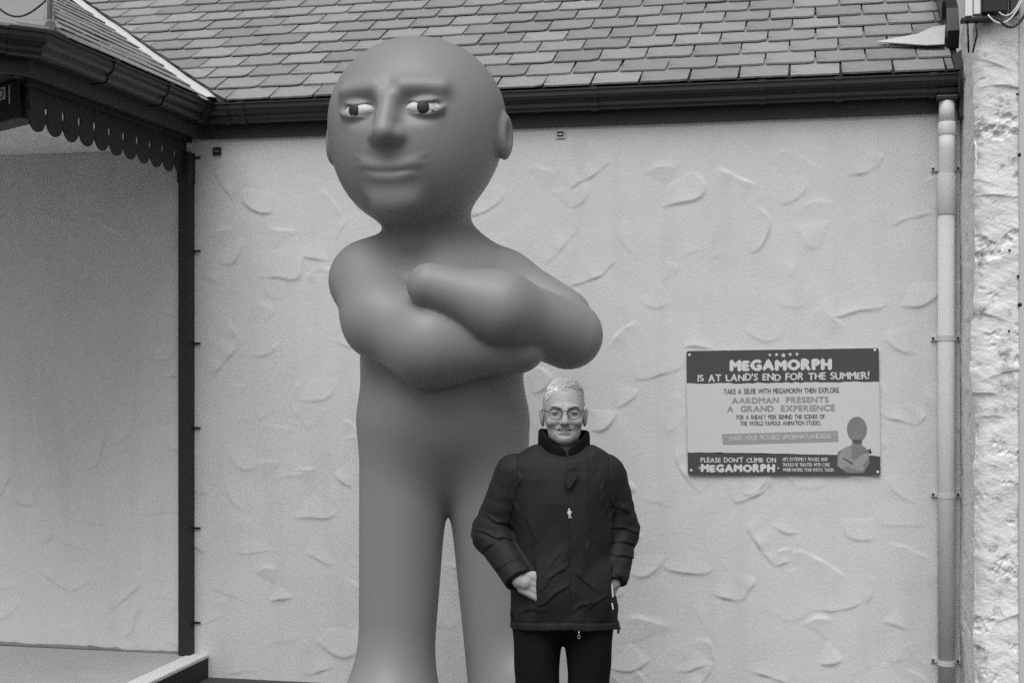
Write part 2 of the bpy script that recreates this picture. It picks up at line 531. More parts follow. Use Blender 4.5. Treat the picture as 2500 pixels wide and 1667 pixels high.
def lay_slates(parent, origin, ud, vd, rows, u0, u1, planes, first=0.0, th=.0085, step=.0125):
    """planes: list of (n, c) in (u, v): keep n.p >= c"""
    ud, vd = Vector(ud), Vector(vd)
    nrm = ud.cross(vd).normalized()
    tilt = math.atan2(step, GAUGE)
    n_ = 0
    for r in range(rows):
        v = r * GAUGE + first
        u = u0 + (SW / 2 if r % 2 else 0) + rs.uniform(-.008, .008) - SW
        while u < u1 + SW:
            jv, ja = rs.uniform(-.003, .003), rs.gauss(0, .006)
            lift = rs.uniform(0, .003)
            full = [(u - SW / 2, v), (u + SW / 2, v), (u + SW / 2, v + SL), (u - SW / 2, v + SL)]
            ins = [all(n[0] * p[0] + n[1] * p[1] >= c for n, c in planes) for p in full]
            if rs.random() < .05: jv -= rs.uniform(.004, .014); ja += rs.gauss(0, .018)
            me = None; cu, cv = u, v + jv
            if all(ins):
                me = rs.choice(SLATES if th > .006 else THIN)
            else:
                poly = [(p[0] + u, p[1] + v) for p in slate_poly(rs, SW - .005)]
                for n, c in planes:
                    poly = clip_poly(poly, n, c) if poly else poly
                if len(poly) > 2:
                    ar = abs(sum(p[0] * q[1] - q[0] * p[1] for p, q in zip(poly, poly[1:] + poly[:1]))) / 2
                    vis = min(p[1] for p in poly) < v + GAUGE
                    if ar > .0012 and vis:
                        me = slate_mesh([(p[0] - u, p[1] - v) for p in poly], th); ja = 0
            if me is not None:
                o = bpy.data.objects.new('slate', me)
                COL.objects.link(o); o.parent = parent
                ta = tilt + rs.gauss(0, .004)
                e1 = ud * math.cos(ja) + vd * math.sin(ja)
                e2 = (vd * math.cos(ja) - ud * math.sin(ja))
                e2t = e2 * math.cos(ta) - nrm * math.sin(ta)
                e3 = e1.cross(e2t)
                p = Vector(origin) + ud * cu + vd * cv + nrm * (.0195 + lift)
                o.matrix_local = Matrix(((e1.x, e2t.x, e3.x, p.x), (e1.y, e2t.y, e3.y, p.y), (e1.z, e2t.z, e3.z, p.z), (0, 0, 0, 1)))
                n_ += 1
            u += SW
    return n_
VX, VY = -3.040, -.092                        # valley foot
ROWS = 13
VTOP = ROWS * GAUGE + .1
# main roof deck
def plane_quad(pts, name, parent, m, th=.02, nrm=(0, 0, -1)):
    bm = bmesh.new(); prism(bm, pts, Vector(nrm) * th)
    return link(name, bm_mesh(name, bm), parent, m)
deckn = Vector((0, -SP, CP))
def mp(u, v, h=0): return Vector((u, VY, EAVE_Z)) + Vector((0, CP, SP)) * v + deckn * h
roof = plane_quad([mp(VX + .02, .02), mp(X_R, .02), mp(X_R, VTOP), mp(VX - VTOP * CP, VTOP)], 'roof', bld, 'deck', .02, -deckn)
planes = [((CP / math.hypot(1, CP) / CP, CP / math.hypot(1, CP)), (VX + .085) / math.hypot(1, CP)), ((-1, 0), -(X_R - .035))]
# first plane: u + v*CP >= VX + gap
hyp = math.hypot(1, CP)
planes[0] = ((1 / hyp, CP / hyp), (VX + .085) / hyp)
n_main = lay_slates(roof, (0, VY, EAVE_Z), (1, 0, 0), (0, CP, SP), ROWS, -5.2, X_R - .04, planes)
# valley lining
def vp(s, off, h):                            # point along the valley; off + : towards the main roof
    c = Vector((VX - s, VY + s, EAVE_Z + s * math.tan(PITCH)))
    if off >= 0: d = Vector((1, 0, 0))        # along main roof, horizontal
    else: d = Vector((0, 1, 0))
    return c + d * off + Vector((0, 0, h))
bm = bmesh.new()
prev = None
for i in range(24):
    s = .0 + i * .1
    j = lambda: random.uniform(-.006, .006)
    row = [bm.verts.new(vp(s, -.075 + j(), .016)), bm.verts.new(vp(s, -.035, .030 + j())), bm.verts.new(vp(s, 0, .034)), bm.verts.new(vp(s, .035 + j(), .027 + j() * .5)), bm.verts.new(vp(s, .052 + j(), .006)), bm.verts.new(vp(s, .060, -.03))]
    if prev:
        for k in range(5): bm.faces.new((prev[k], prev[k + 1], row[k + 1], row[k]))
    prev = row
link('valley_lining', bm_mesh('valley_lining', bm, True), bld, 'mortar')
# verge board and flashing at the stone return
bm = bmesh.new()
prism(bm, [mp(X_R - .045, .30, .01), mp(X_R - .045, .30, .10), mp(X_R - .045, .42, .17), mp(X_R - .045, VTOP, .17), mp(X_R - .045, VTOP, .01)], (.055, 0, 0))
prism(bm, [mp(X_R - .062, .46, .10), mp(X_R - .062, .46, .19), mp(X_R - .062, VTOP, .19), mp(X_R - .062, VTOP, .10)], (.016, 0, 0))
link('verge_board', bm_mesh('verge_board', bm), bld, 'black')
bm = bmesh.new()
pts = [mp(X_R - .37, .375, .034), mp(X_R - .14, .285, .036), mp(X_R - .06, .275, .040), mp(X_R - .046, .42, .085), mp(X_R - .10, .49, .056), mp(X_R - .17, .44, .042)]
prism(bm, pts, deckn * .004)
link('lead_flashing', bm_mesh('lead_flashing', bm), bld, 'newlead')
bm = bmesh.new()                              # dark end piece closing the eave
box(bm, X_R - .011, X_R + .026, FY - .07, .0, EAVE_Z - .205, EAVE_Z + .03, .004)
link('eave_end', bm_mesh('eave_end', bm), bld, 'fascia')
bm = bmesh.new()                              # torn felt tongue at the corner
pts = [(X_R - .03, FY - .075, EAVE_Z + .012), (X_R + .008, FY - .07, EAVE_Z + .014), (X_R + .03, FY - .04, EAVE_Z + .07), (X_R + .032, FY + .05, EAVE_Z + .14), (X_R + .0, FY + .06, EAVE_Z + .12), (X_R - .03, FY + .06, EAVE_Z + .10)]
prism(bm, pts, (0, .002, .005))
link('verge_felt', bm_mesh('verge_felt', bm), bld, 'fascia')

# ================================================================== PORCH
CORNER = Vector((0, -1.66, 0))                # where the porch eave turns
por = tag(empty('porch', (-3.6, -.9, FLOOR_Z)), 'dark porch with scalloped valance and slate roof projecting at the left', 'porch')
PO = Vector((-3.6, -.9, FLOOR_Z))
def pl(v): return Vector(v) - PO              # world to porch space
pwing = Vector((-SP * -1, 0, CP))             # normal of wing roof plane: tilts to +X
pwing = Vector((SP, 0, CP))
def wp(y, v, h=0): return Vector((VX, y, EAVE_Z)) + Vector((-CP, 0, SP)) * v + pwing * h
CY = CORNER.y
hip = Vector((-.50, .86)).normalized()
# deck under the wing slates
def hip_y(v): return CY + .012 + (v * CP) / -hip.x * hip.y
pr = plane_quad([pl(wp(VY - .02, .02)), pl(wp(VY + VTOP * CP, VTOP)), pl(wp(hip_y(VTOP), VTOP)), pl(wp(CY + .02, .02))], 'roof', por, 'deck', .02, -pwing)
# u runs along +Y here ; ud x vd must give the outward normal: ud=(0,1,0), vd=(-CP,0,SP) -> (SP,0,CP)
h2 = math.hypot(1, CP)
planes = [((-1 / h2, CP / h2), -(VY - .055) / h2)]                     # y <= VY + v*CP - gap
k = hip.y / -hip.x * CP
hk = math.hypot(1, k)
planes.append(((1 / hk, -k / hk), (CY + .02) / hk))                   # y >= CY + v*k
n_wing = lay_slates(pr, pl((VX, 0, EAVE_Z)), (0, 1, 0), (-CP, 0, SP), 10, CY, VY + 1.8, planes, th=.0045, step=.0065)
# lead sheet roof over the angled front
fd = Vector((-.707, -.707, 0))
def hp(s): return Vector((VX, CY, EAVE_Z + .022)) + Vector((hip.x * s, hip.y * s, -hip.x * s * math.tan(PITCH)))
bm = bmesh.new()
prism(bm, [pl(hp(0)), pl(hp(2.4)), pl(hp(2.4) + fd * .5), pl(hp(0) + fd * .95)], (0, 0, -.012))
link('lead_roof', bm_mesh('lead_roof', bm), por, 'lead')
bm = bmesh.new()                              # lead roll along the hip
tube(bm, [pl(hp(.02 + .11 * i) + Vector((random.uniform(-.006, .006), 0, .008))) for i in range(14)], .022, 8)
bm2 = None
prism(bm, [pl(hp(0) + Vector((.02, .06, .01))), pl(hp(.16) + Vector((.035, 0, .012))), pl(hp(.2) + Vector((-.05, -.05, .012))), pl(hp(0) + Vector((-.11, -.06, .012)))], (0, 0, .005))
link('lead_hip', bm_mesh('lead_hip', bm, False), por, 'lead')
# fascia boards (two runs)
bm = bmesh.new()
z0, z1 = EAVE_Z - .170, EAVE_Z + .004
FCY = CY - .03
prism(bm, [pl((FX, FY - .001, z0)), pl((FX, FCY, z0)), pl((FX - .022, FCY + .009, z0)), pl((FX - .022, FY - .001, z0))], (0, 0, z1 - z0))
e = Vector((FX, FCY, 0)) + fd * .95
prism(bm, [pl((FX - .001, FCY - .0005, z0)), pl((e.x, e.y, z0)), pl((e.x - .0155, e.y + .0155, z0)), pl((FX - .023, FCY + .0095, z0))], (0, 0, z1 - z0))
link('fascia', bm_mesh('fascia', bm), por, 'fascia')
# gutters
bm = bmesh.new()
extrude_profile(bm, GPROF, pl((FX, FY, 0)), pl((FX, FCY, 0)), (1, 0, 0), EAVE_Z - .008, ta=1.0, tb=math.tan(R(22.5)))
nrm2 = Vector((.707, -.707, 0))
extrude_profile(bm, GPROF, pl((FX, FCY, 0)), pl(e), nrm2, EAVE_Z - .0085, ta=-math.tan(R(22.5)))
pg = link('gutter', bm_mesh('gutter', bm), por, 'black')
for gy in (-.62, -1.16):
    bm = bmesh.new()
    extrude_profile(bm, GBR, pl((FX, gy - .018, 0)), pl((FX, gy + .018, 0)), (1, 0, 0), EAVE_Z - .008)
    link('bracket', bm_mesh('bracket', bm), pg, 'black')
bm = bmesh.new()                              # angle piece at the outer corner
T = math.tan(R(22.5))
extrude_profile(bm, GBR, pl((FX, FCY + .10, 0)), pl((FX, FCY, 0)), (1, 0, 0), EAVE_Z - .0075, tb=T)
extrude_profile(bm, GBR, pl((FX, FCY, 0)), pl(Vector((FX, FCY, 0)) + fd * .10), nrm2, EAVE_Z - .0072, ta=-T)
link('gutter_angle', bm_mesh('gutter_angle', bm), pg, 'black')
bm = bmesh.new()                              # angle piece at the inner corner
extrude_profile(bm, GBR, pl((FX + .0, FY - .14, 0)), pl((FX, FY - .185, 0)), (1, 0, 0), EAVE_Z - .0075)
extrude_profile(bm, GBR, pl((FX + .14, FY, 0)), pl((FX + .185, FY, 0)), (0, -1, 0), EAVE_Z - .0075)
link('gutter_angle', bm_mesh('gutter_angle', bm), pg, 'black')
# soffit strip and ceiling
bm = bmesh.new()
prism(bm, [pl((FX - .024, -.004, 0)), pl((FX - .024, FCY + .02, 0)), pl((FX - .12, FCY + .06, 0)), pl((FX - .12, -.004, 0))], (0, 0, .012))
for v in bm.verts: v.co.z += EAVE_Z - .160
link('soffit', bm_mesh('soffit', bm), por, 'blackwood')
CEIL_Z = 2.83
bm = bmesh.new()
prism(bm, [pl((-4.9, -.006, CEIL_Z)), pl((FX - .125, -.006, CEIL_Z)), pl((FX - .125, -1.22, CEIL_Z)), pl((-4.9, -1.22, CEIL_Z))], (0, 0, .02))
link('ceiling', bm_mesh('ceiling', bm), por, 'ceil')
bm = bmesh.new()
prism(bm, [pl((-4.9, -1.225, 2.905)), pl((FX - .125, -1.225, 2.905)), pl((FX - .125, FCY + .06, 2.905)), pl((FX - .06 - .67, FCY - .62, 2.905)), pl((-4.9, FCY - .62, 2.905))], (0, 0, .014))
prism(bm, [pl((-4.9, -1.221, CEIL_Z - .004)), pl((FX - .1255, -1.221, CEIL_Z - .004)), pl((FX - .1255, -1.245, CEIL_Z - .004)), pl((-4.9, -1.245, CEIL_Z - .004))], (0, 0, .074))
link('front_soffit', bm_mesh('front_soffit', bm), por, 'blackwood')
# valance of round-ended boards
val = link('valance', None or bm_mesh('valance_rail', (lambda b: (prism(b, [pl((FX - .052, -.03, 2.855)), pl((FX - .052, CY + .06, 2.855)), pl((FX - .078, CY + .06, 2.855)), pl((FX - .078, -.03, 2.855))], (0, 0, .055)), b)[1])(bmesh.new())), por, 'blackwood')
BW, BZ, BT = .1375, 2.682, 2.895
def board_mesh():
    hw = BW / 2 - .0008
    pts = []
    n = 14
    for i in range(n + 1):                    # rounded end
        a = math.pi + math.pi * i / n
        pts.append((hw * math.cos(a), .068 + .068 * math.sin(a)))
    def notch(sgn):
        return [(sgn * hw, .078), (sgn * (hw - .009), .084), (sgn * (hw - .012), .100), (sgn * (hw - .009), .116), (sgn * hw, .122)]
    right = notch(1)
    left = notch(-1)[::-1]
    poly = pts + right + [(hw, BT - BZ), (-hw, BT - BZ)] + left
    bm = bmesh.new()
    prism(bm, [(0, p[0], p[1]) for p in poly], (-.007, 0, 0))
    me = bm_mesh('board', bm); me.materials.append(M['blackwood'])
    return me
bme = board_mesh()
y = -.035 - BW / 2
for i in range(11):
    o = bpy.data.objects.new('board', bme)
    COL.objects.link(o); o.parent = val
    o.location = pl((FX - .080 + random.uniform(-.001, .001), y - i * BW, BZ + random.uniform(-.002, .002)))
# post at the porch end
# ================================================================== BLACK POST / DOWNPIPE ON THE WALL
post = tag(empty('downpipe', (-3.2, -.036, FLOOR_Z)), 'square black downpipe running down the white wall below the porch valance', 'drainpipe')
bm = bmesh.new()
box(bm, -.031, .031, -.034, .034, .0, 2.60, .003)
link('pipe', bm_mesh('pipe', bm), post, 'blackwood')
bm = bmesh.new()
box(bm, -.036, .034, -.039, .037, 2.44, 2.60, .003)
link('socket', bm_mesh('socket', bm), post, 'blackwood')
def z_at(py, t=7.36): return CAM_Z - (py - 840) / 3267 * t
for py in (360, 575, 788, 983, 1214, 1432):
    bm = bmesh.new()
    z = z_at(py) - FLOOR_Z
    box(bm, .0305, .066, .022, .030, z - .005, z + .005, .001)
    link('clip', bm_mesh('clip', bm), post, 'black')

# ================================================================== WHITE DOWNPIPE
wpx = .585
wpipe = tag(empty('downpipe', (wpx, -.055, .08)), 'round white painted downpipe in the corner beside the rough stone wall', 'drainpipe')
def wl_(x, y, z): return (x - wpx, y + .055, z - .08)
bm = bmesh.new()
tube(bm, [wl_(wpx, -.052, 2.40), wl_(wpx, -.052, .085)], .038, 24)
link('pipe', bm_mesh('pipe', bm, True), wpipe, 'pipepaint')
bm = bmesh.new()
tube(bm, [wl_(wpx + .0, -.078, 2.925), wl_(wpx, -.078, 2.815)], .0355, 24)
link('spigot', bm_mesh('spigot', bm, True), wpipe, 'pvc')
bm = bmesh.new()
tube(bm, [wl_(wpx, -.078, 2.820), wl_(wpx, -.078, 2.816), wl_(wpx, -.078, 2.765), wl_(wpx, -.078, 2.76)], [.037, .040, .040, .037], 24)
link('socket', bm_mesh('socket', bm, True), wpipe, 'pvc')
bm = bmesh.new()
tube(bm, [wl_(wpx, -.078, 2.765), wl_(wpx, -.078, 2.70), wl_(wpx, -.072, 2.66), wl_(wpx, -.060, 2.61), wl_(wpx, -.053, 2.57), wl_(wpx, -.052, 2.52)], .036, 24)
link('bend', bm_mesh('bend', bm, True), wpipe, 'pvc')
bm = bmesh.new()
tube(bm, [wl_(wpx, -.052, 2.585), wl_(wpx, -.052, 2.58), wl_(wpx, -.052, 2.40), wl_(wpx, -.052, 2.395)], [.039, .042, .042, .039], 24)
link('socket', bm_mesh('socket', bm, True), wpipe, 'pipepaint')
for py in (383, 776, 1138, 1523):
    z = CAM_Z - (py - 840) / 3267 * 6.55
    bm = bmesh.new()
    tube(bm, [wl_(wpx, -.052, z - .012), wl_(wpx, -.052, z + .012)], .0405, 24)
    box(bm, -.066, .066, .044, .053, z - .08 - .012, z - .08 + .012, .002)
    c = link('clip', bm_mesh('clip', bm), wpipe, 'pipepaint')
    for sx in (-1, 1):
        bm = bmesh.new(); cyl(bm, (sx * .056, .045, z - .08), (sx * .056, .036, z - .08), .0055, 10)
        link('screw', bm_mesh('screw', bm), c, 'wire')

# ================================================================== STONE RETURN WALL
SY = -.66
sw = tag(empty('stone_wall', (X_R + .5, SY, 0)), 'rough white painted stone wall end at the right edge, stained with dark spots', 'wall')
SO = Vector((X_R + .5, SY, 0))
def fbm(u, v, seed, octs=5, s0=4.0, gain=.55):
    out = np.zeros_like(u); a = 1.0; s = s0
    r_ = np.random.default_rng(seed)
    for o in range(octs):
        for k in range(4):
            th = r_.uniform(0, np.pi * 2); ph = r_.uniform(0, 6.28); q = r_.uniform(.7, 1.4)
            out += a * .5 * np.sin(s * q * (u * np.cos(th) + v * np.sin(th)) + ph + 1.3 * np.sin(s * .6 * (v * np.cos(th) - u * np.sin(th)) + ph * 2))
        a *= gain; s *= 1.95
    return out
def stone_face(L, zlo, zhi, nx, nz, seed):
    u = np.linspace(0, L, nx); z = np.linspace(zlo, zhi, nz)
    U, ZZ = np.meshgrid(u, z, indexing='ij')
    h = .0030 * fbm(U * .7, ZZ, seed, 7, 13.0, .66) + .006 * fbm(U, ZZ, seed + 9, 2, 5.0)
    # a few broken ledges where courses show through the paint
    r_ = np.random.default_rng(seed + 1)
    for _ in range(16):
        zc = r_.uniform(zlo, zhi); uc = r_.uniform(0, L); wd = r_.uniform(.06, .16)
        zz = ZZ - zc - .02 * np.sin((U - uc) * 14 + zc) - r_.uniform(-.3, .3) * (U - uc)
        h += r_.uniform(.004, .010) * np.exp(-((U - uc) / wd) ** 2) * np.where(zz > 0, np.exp(-zz / .05), np.exp(zz / .006))
    h = h - .010 * np.clip(fbm(U, ZZ, seed + 4, 5, 20.0, .7) - .9, 0, 1.5)
    return U, ZZ, h
# front face
nxs, nzs = 60, 1100
U, ZZ, h = stone_face(.180, -.05, 4.1, nxs, nzs, 21)
edge = np.clip(U / .05, 0, 1)
P = np.stack([X_R + .004 + U + .012 * (1 - edge) * fbm(U * 0, ZZ, 5, 5, 7.0), SY - h + .035 * (1 - edge) ** 2, ZZ], -1) - np.array(SO)
link('front_face', mesh_np('front_face', P.reshape(-1, 3), grid_faces(nxs, nzs)), sw, 'stone')
# side face towards the render wall
nys = 90
U2, Z2, h2_ = stone_face(-SY, -.05, 4.1, nys, nzs, 33)
ed = np.clip(U2 / .05, 0, 1)
xs_edge = .012 * (1 - ed) * fbm(U2 * 0, Z2, 5, 5, 7.0)
P2 = np.stack([X_R + .004 - h2_ * .45 * ed + xs_edge, SY + .035 * (1 - ed) ** 0 * (U2 <= 1e-9) + U2, Z2], -1)
P2[0] = P[0] + np.array(SO)
P2[..., 1] = np.maximum(P2[..., 1], P2[0:1, :, 1])
P2 = P2 - np.array(SO)
f2 = grid_faces(nys, nzs)[:, ::-1]
link('side_face', mesh_np('side_face', P2.reshape(-1, 3), f2), sw, 'side')
bm = bmesh.new()                              # smoother pier beyond
box(bm, X_R + .172 - SO.x, X_R + 2.2 - SO.x, -.016, -SY - .02, -.05, 4.1, .006)
link('pier', bm_mesh('pier', bm), sw, 'plaster')
bm = bmesh.new()
box(bm, X_R + .03 - SO.x, X_R + .168 - SO.x, .06, -SY - .02, -.05, 4.08)
link('core', bm_mesh('core', bm), sw, 'plaster')
# small holes, rust stains and nails on the stone
for (px, py, r0) in ((2341, 357, .009), (2338, 635, .006), (2342, 700, .010), (2318, 575, .005), (2317, 760, .005), (2335, 1610, .006), (2336, 218, .006)):
    t = 6.24 / (math.cos(R(YAW)) + (px - 1176) / 3267 * math.sin(R(YAW)))
    u = (px - 1176) / 3267
    x = t * (-math.sin(R(YAW)) + u * math.cos(R(YAW))); z = CAM_Z - (py - 840) / 3267 * t
    bm = bmesh.new()
    bmesh.ops.create_uvsphere(bm, u_segments=10, v_segments=8, radius=r0)
    for v in bm.verts: v.co.y *= .7
    o = link('nail_head', bm_mesh('nail_head', bm, True), sw, 'wire'); o.location = Vector((x, SY - .012, z)) - SO

# ================================================================== WALL FITTINGS
def wallpos(px, py, d=6.9):
    u = (px - 1176) / 3267; k = math.cos(R(YAW)) + u * math.sin(R(YAW)); t = d / k
    return Vector((t * (-math.sin(R(YAW)) + u * math.cos(R(YAW))), d - 6.9, CAM_Z - (py - 840) / 3267 * t))
p = wallpos(500, 348)
fit = tag(empty('wall_bracket', p), 'small square black bracket on the wall near the black downpipe', 'bracket')
bm = bmesh.new(); box(bm, -.022, .022, -.016, .0, -.020, .020, .002); link('body', bm_mesh('body', bm), fit, 'blackwood')
bm = bmesh.new(); box(bm, -.012, .012, -.020, -.0165, -.004, .002, .001); link('slot', bm_mesh('slot', bm), fit, 'metal')
p = wallpos(1288, 309)
fit = tag(empty('wall_bracket', p), 'small pale metal bracket on the wall right of the statue head', 'bracket')
bm = bmesh.new()
box(bm, -.023, .023, -.010, -.0, .013, .020, .001); box(bm, -.023, .023, -.010, -.0, -.020, -.013, .001)
box(bm, -.023, -.016, -.010, 0, -.013, .013, .001); box(bm, .016, .023, -.010, 0, -.013, .013, .001)
link('body', bm_mesh('body', bm), fit, 'plaster')
bm = bmesh.new(); box(bm, -.0155, .0155, -.004, 0, -.0125, .0125); link('recess', bm_mesh('recess', bm), fit, 'wire')
bm = bmesh.new(); box(bm, -.012, .012, -.014, -.0045, -.006, .003, .001); link('tongue', bm_mesh('tongue', bm), fit, 'metal')

# ================================================================== NOTICE ON THE WALL
sgn = tag(empty('notice_board', (0, 0, 0)), 'printed notice with dark top and bottom bands screwed to the white wall', 'sign')
c0 = wallpos(1796.5, 946)
sgn.location = (c0.x, -.012, c0.z)
sgn.rotation_euler = (0, R(-.75), 0)
K = .900 / 1930.0
SX0, SY0 = 1101.0, 788.0
def sp(x, y, d=0.0): return Vector(((x - SX0) * K, -d, -(y - SY0) * K))
def rounded_rect(x0, y0, x1, y1, r, n=5):
    pts = []
    for cx, cy, a0 in ((x1 - r, y1 - r, 0), (x0 + r, y1 - r, 90), (x0 + r, y0 + r, 180), (x1 - r, y0 + r, 270)):
        for i in range(n + 1):
            a = R(a0 + 90 * i / n); pts.append((cx + r * math.cos(a), cy + r * math.sin(a)))
    return pts
bm = bmesh.new()
prism(bm, [sp(x, y, .0) for x, y in rounded_rect(136, 150, 2066, 1428, 22)], (0, -.003, 0))
link('panel', bm_mesh('panel', bm), sgn, 'signpale')
def flat(bm, pts, d):
    f = bm.faces.new([bm.verts.new(sp(x, y, d)) for x, y in pts])
    return f
rsn = random.Random(12)
bm = bmesh.new()                              # top band with a torn lower edge
top = [(136, 482)] + [(136, 172), (142, 156), (158, 150)] + [(2044, 150), (2060, 156), (2066, 172)] + [(2066, 490)]
low = [(2066 - i * 48.25, 486 + rsn.uniform(-6, 8)) for i in range(1, 40)]
flat(bm, top[1:] + low + [(136, 482)], .0034)
bot = [(136, 1196)] + [(136 + i * 48.25, 1196 + 36 * smooth01(np.array(i / 40.)) + rsn.uniform(-5, 7)) for i in range(1, 40)] + [(2066, 1240), (2066, 1406), (2060, 1422), (2044, 1428), (158, 1428), (142, 1422), (136, 1406)]
flat(bm, [(float(a), float(b)) for a, b in bot], .0034)
bmesh.ops.triangulate(bm, faces=bm.faces)
link('dark_bands', bm_mesh('dark_bands', bm), sgn, 'signdark')
bm = bmesh.new()
flat(bm, [(490, 1010), (1652, 978), (1660, 1092), (500, 1122)], .0034)
link('grey_strip', bm_mesh('grey_strip', bm), sgn, 'signgrey')
# lettering
_glyph = {}
def glyph(ch, off):
    key = (ch, off)
    if key not in _glyph:
        cu = bpy.data.curves.new('glyph', 'FONT')
        cu.body = ch; cu.size = 1.0; cu.offset = off; cu.resolution_u = 3
        ob = bpy.data.objects.new('glyph', cu)
        COL.objects.link(ob)
        bpy.context.view_layer.update()
        me = ob.to_mesh()
        v = np.array([q.co[:2] for q in me.vertices], float).reshape(-1, 2)
        f = [tuple(q.vertices) for q in me.polygons]
        ob.to_mesh_clear()
        bpy.data.objects.remove(ob); bpy.data.curves.remove(cu)
        _glyph[key] = (v, f)
    return _glyph[key]
def letters(bm, text, x0, x1, ybase, cap_h, off=.0, jit=0.0, hv=None, slope=0.0, d=.0042, space=.45, gap=.06):
    """a line fitted between x0 and x1 (notice units); hv: height factor per letter"""
    lay = []; x = 0.0
    for i, ch in enumerate(text):
        if ch == ' ':
            x += space; continue
        v, f = glyph(ch, 0.0)
        lo, hi = v[:, 0].min(), v[:, 0].max()
        lay.append((i, ch, v, f, x - lo)); x += (hi - lo) + gap + 1.3 * off
    tot = x - gap
    sx = (x1 - x0) / tot; sy = cap_h / .70
    for i, ch, v, f, ox in lay:
        s = hv[i % len(hv)] if hv else 1.0
        ja = rsn.uniform(-jit, jit) * .12; jy = rsn.uniform(-jit, jit) * cap_h * .08
        cx = ox + (v[:, 0].min() + v[:, 0].max()) / 2
        lx, ly = (v[:, 0] + ox - cx) * sx, v[:, 1] * sy * s
        c, s_ = math.cos(ja), math.sin(ja)
        my = cap_h / 2 * s
        rx = lx * c - (ly - my) * s_; ry = lx * s_ + (ly - my) * c + my
        X = x0 + cx * sx + rx
        Y = ybase + slope * (X - x0) - ry - jy
        o_ = off * sy * .8
        shifts = [(0, 0)] if o_ == 0 else [(-o_, 0), (o_, 0), (0, o_ * .8), (0, -o_ * .8), (0, 0)]
        for n_, (ax_, ay_) in enumerate(shifts):
            vs = [bm.verts.new(sp(a + ax_, b + ay_, d + .00012 * n_)) for a, b in zip(X, Y)]
            for q in f: bm.faces.new([vs[t] for t in q])
def star(bm, cx, cy, r, d=.0042, rot=0):
    pts = [(cx + (r if i % 2 == 0 else r * .42) * math.sin(math.pi * i / 5 + rot), cy - (r if i % 2 == 0 else r * .42) * math.cos(math.pi * i / 5 + rot)) for i in range(10)]
    cv = bm.verts.new(sp(cx, cy, d)); vs = [bm.verts.new(sp(x, y, d)) for x, y in pts]
    for i in range(10): bm.faces.new((cv, vs[i], vs[(i + 1) % 10]))
HV = [1.0, .86, .95, .97, .93, .90, 1.0, .97, 1.0]
bm = bmesh.new()
for i, (sx_, sy_, r_) in enumerate(((987, 203, 20), (1052, 201, 22), (1123, 208, 28), (1190, 200, 22), (1258, 199, 22))): star(bm, sx_, sy_, r_)
letters(bm, 'MEGAMORPH', 590, 1612, 358, 104, .105, .35, HV, -.004, gap=.05)
letters(bm, "IS AT LAND'S END FOR THE SUMMER!", 252, 1972, 468, 72, .038, .8, [1, .9, 1, 1.05, .95, 1.0, .92], -.006, space=.42)
letters(bm, "PLEASE DON'T CLIMB ON", 270, 1035, 1299, 48, .038, .6, [1, .92, 1, 1.04], .0)
letters(bm, 'MEGAMORPH', 278, 1030, 1394, 74, .105, .35, HV, .0, gap=.05)
star(bm, 255, 1358, 14); star(bm, 1056, 1358, 14)
letters(bm, "HE'S EXTREMELY FRAGILE AND", 1103, 1548, 1286, 36, .022, 0)
letters(bm, 'SHOULD BE TREATED WITH CARE', 1103, 1570, 1340, 36, .022, 0)
letters(bm, 'WHEN HAVING YOUR PHOTO TAKEN.', 1103, 1610, 1392, 36, .022, 0)
letters(bm, '* SHARE YOUR PICTURES #MORPHATLANDSEND *', 515, 1635, 1080, 50, .008, .2, None, -.022)
tag(link('white_lettering', bm_mesh('white_lettering', bm), sgn, 'white'), kind='stuff')
bm = bmesh.new()
letters(bm, 'TAKE A SELFIE WITH MEGAMORPH THEN EXPLORE', 516, 1670, 598, 52, .022, 0, None, -.004)
letters(bm, 'FOR A SNEAKY PEEK BEHIND THE SCENES OF', 640, 1526, 858, 44, .020, 0, None, -.003)
letters(bm, 'THE WORLD FAMOUS ANIMATION STUDIO.', 678, 1488, 922, 44, .020, 0, None, -.003)
tag(link('dark_lettering', bm_mesh('dark_lettering', bm), sgn, 'signtext'), kind='stuff')
bm = bmesh.new()
letters(bm, 'AARDMAN PRESENTS', 598, 1572, 692, 56, .06, .2, None, -.004, space=.7)
letters(bm, 'A GRAND EXPERIENCE', 548, 1632, 778, 58, .06, .2, None, -.004, space=.7)
tag(link('grey_lettering', bm_mesh('grey_lettering', bm), sgn, 'signgrey'), kind='stuff')
# plain printed figure at the corner
def oval(cx, cy, rx, ry, n=28, rot=0.0):
    return [(cx + rx * math.cos(2 * math.pi * i / n) * math.cos(rot) - ry * math.sin(2 * math.pi * i / n) * math.sin(rot),
             cy + rx * math.cos(2 * math.pi * i / n) * math.sin(rot) + ry * math.sin(2 * math.pi * i / n) * math.cos(rot)) for i in range(n)]
bm = bmesh.new()
flat(bm, oval(1842, 965, 98, 128), .0042)
flat(bm, [(1795, 1060), (1890, 1060), (1892, 1125), (1950, 1180), (1965, 1300), (1900, 1405), (1740, 1405), (1640, 1330), (1650, 1190), (1790, 1120)], .0040)
bmesh.ops.triangulate(bm, faces=bm.faces)
link('printed_figure', bm_mesh('printed_figure', bm), sgn, 'signfig')
for a_, d_ in (((1720, 1250, 58, 118, 24, .35), .0044), ((1800, 1318, 120, 46, 24, .45), .0047), ((1868, 1290, 112, 44, 24, -.75), .0050)):
    bm = bmesh.new(); flat(bm, oval(*a_), d_)
    link('printed_arm', bm_mesh('printed_arm', bm), sgn, 'signfig3')
bm = bmesh.new()
flat(bm, [(1700, 1262), (1706, 1250), (1790, 1300), (1800, 1316), (1786, 1318)], .0053)
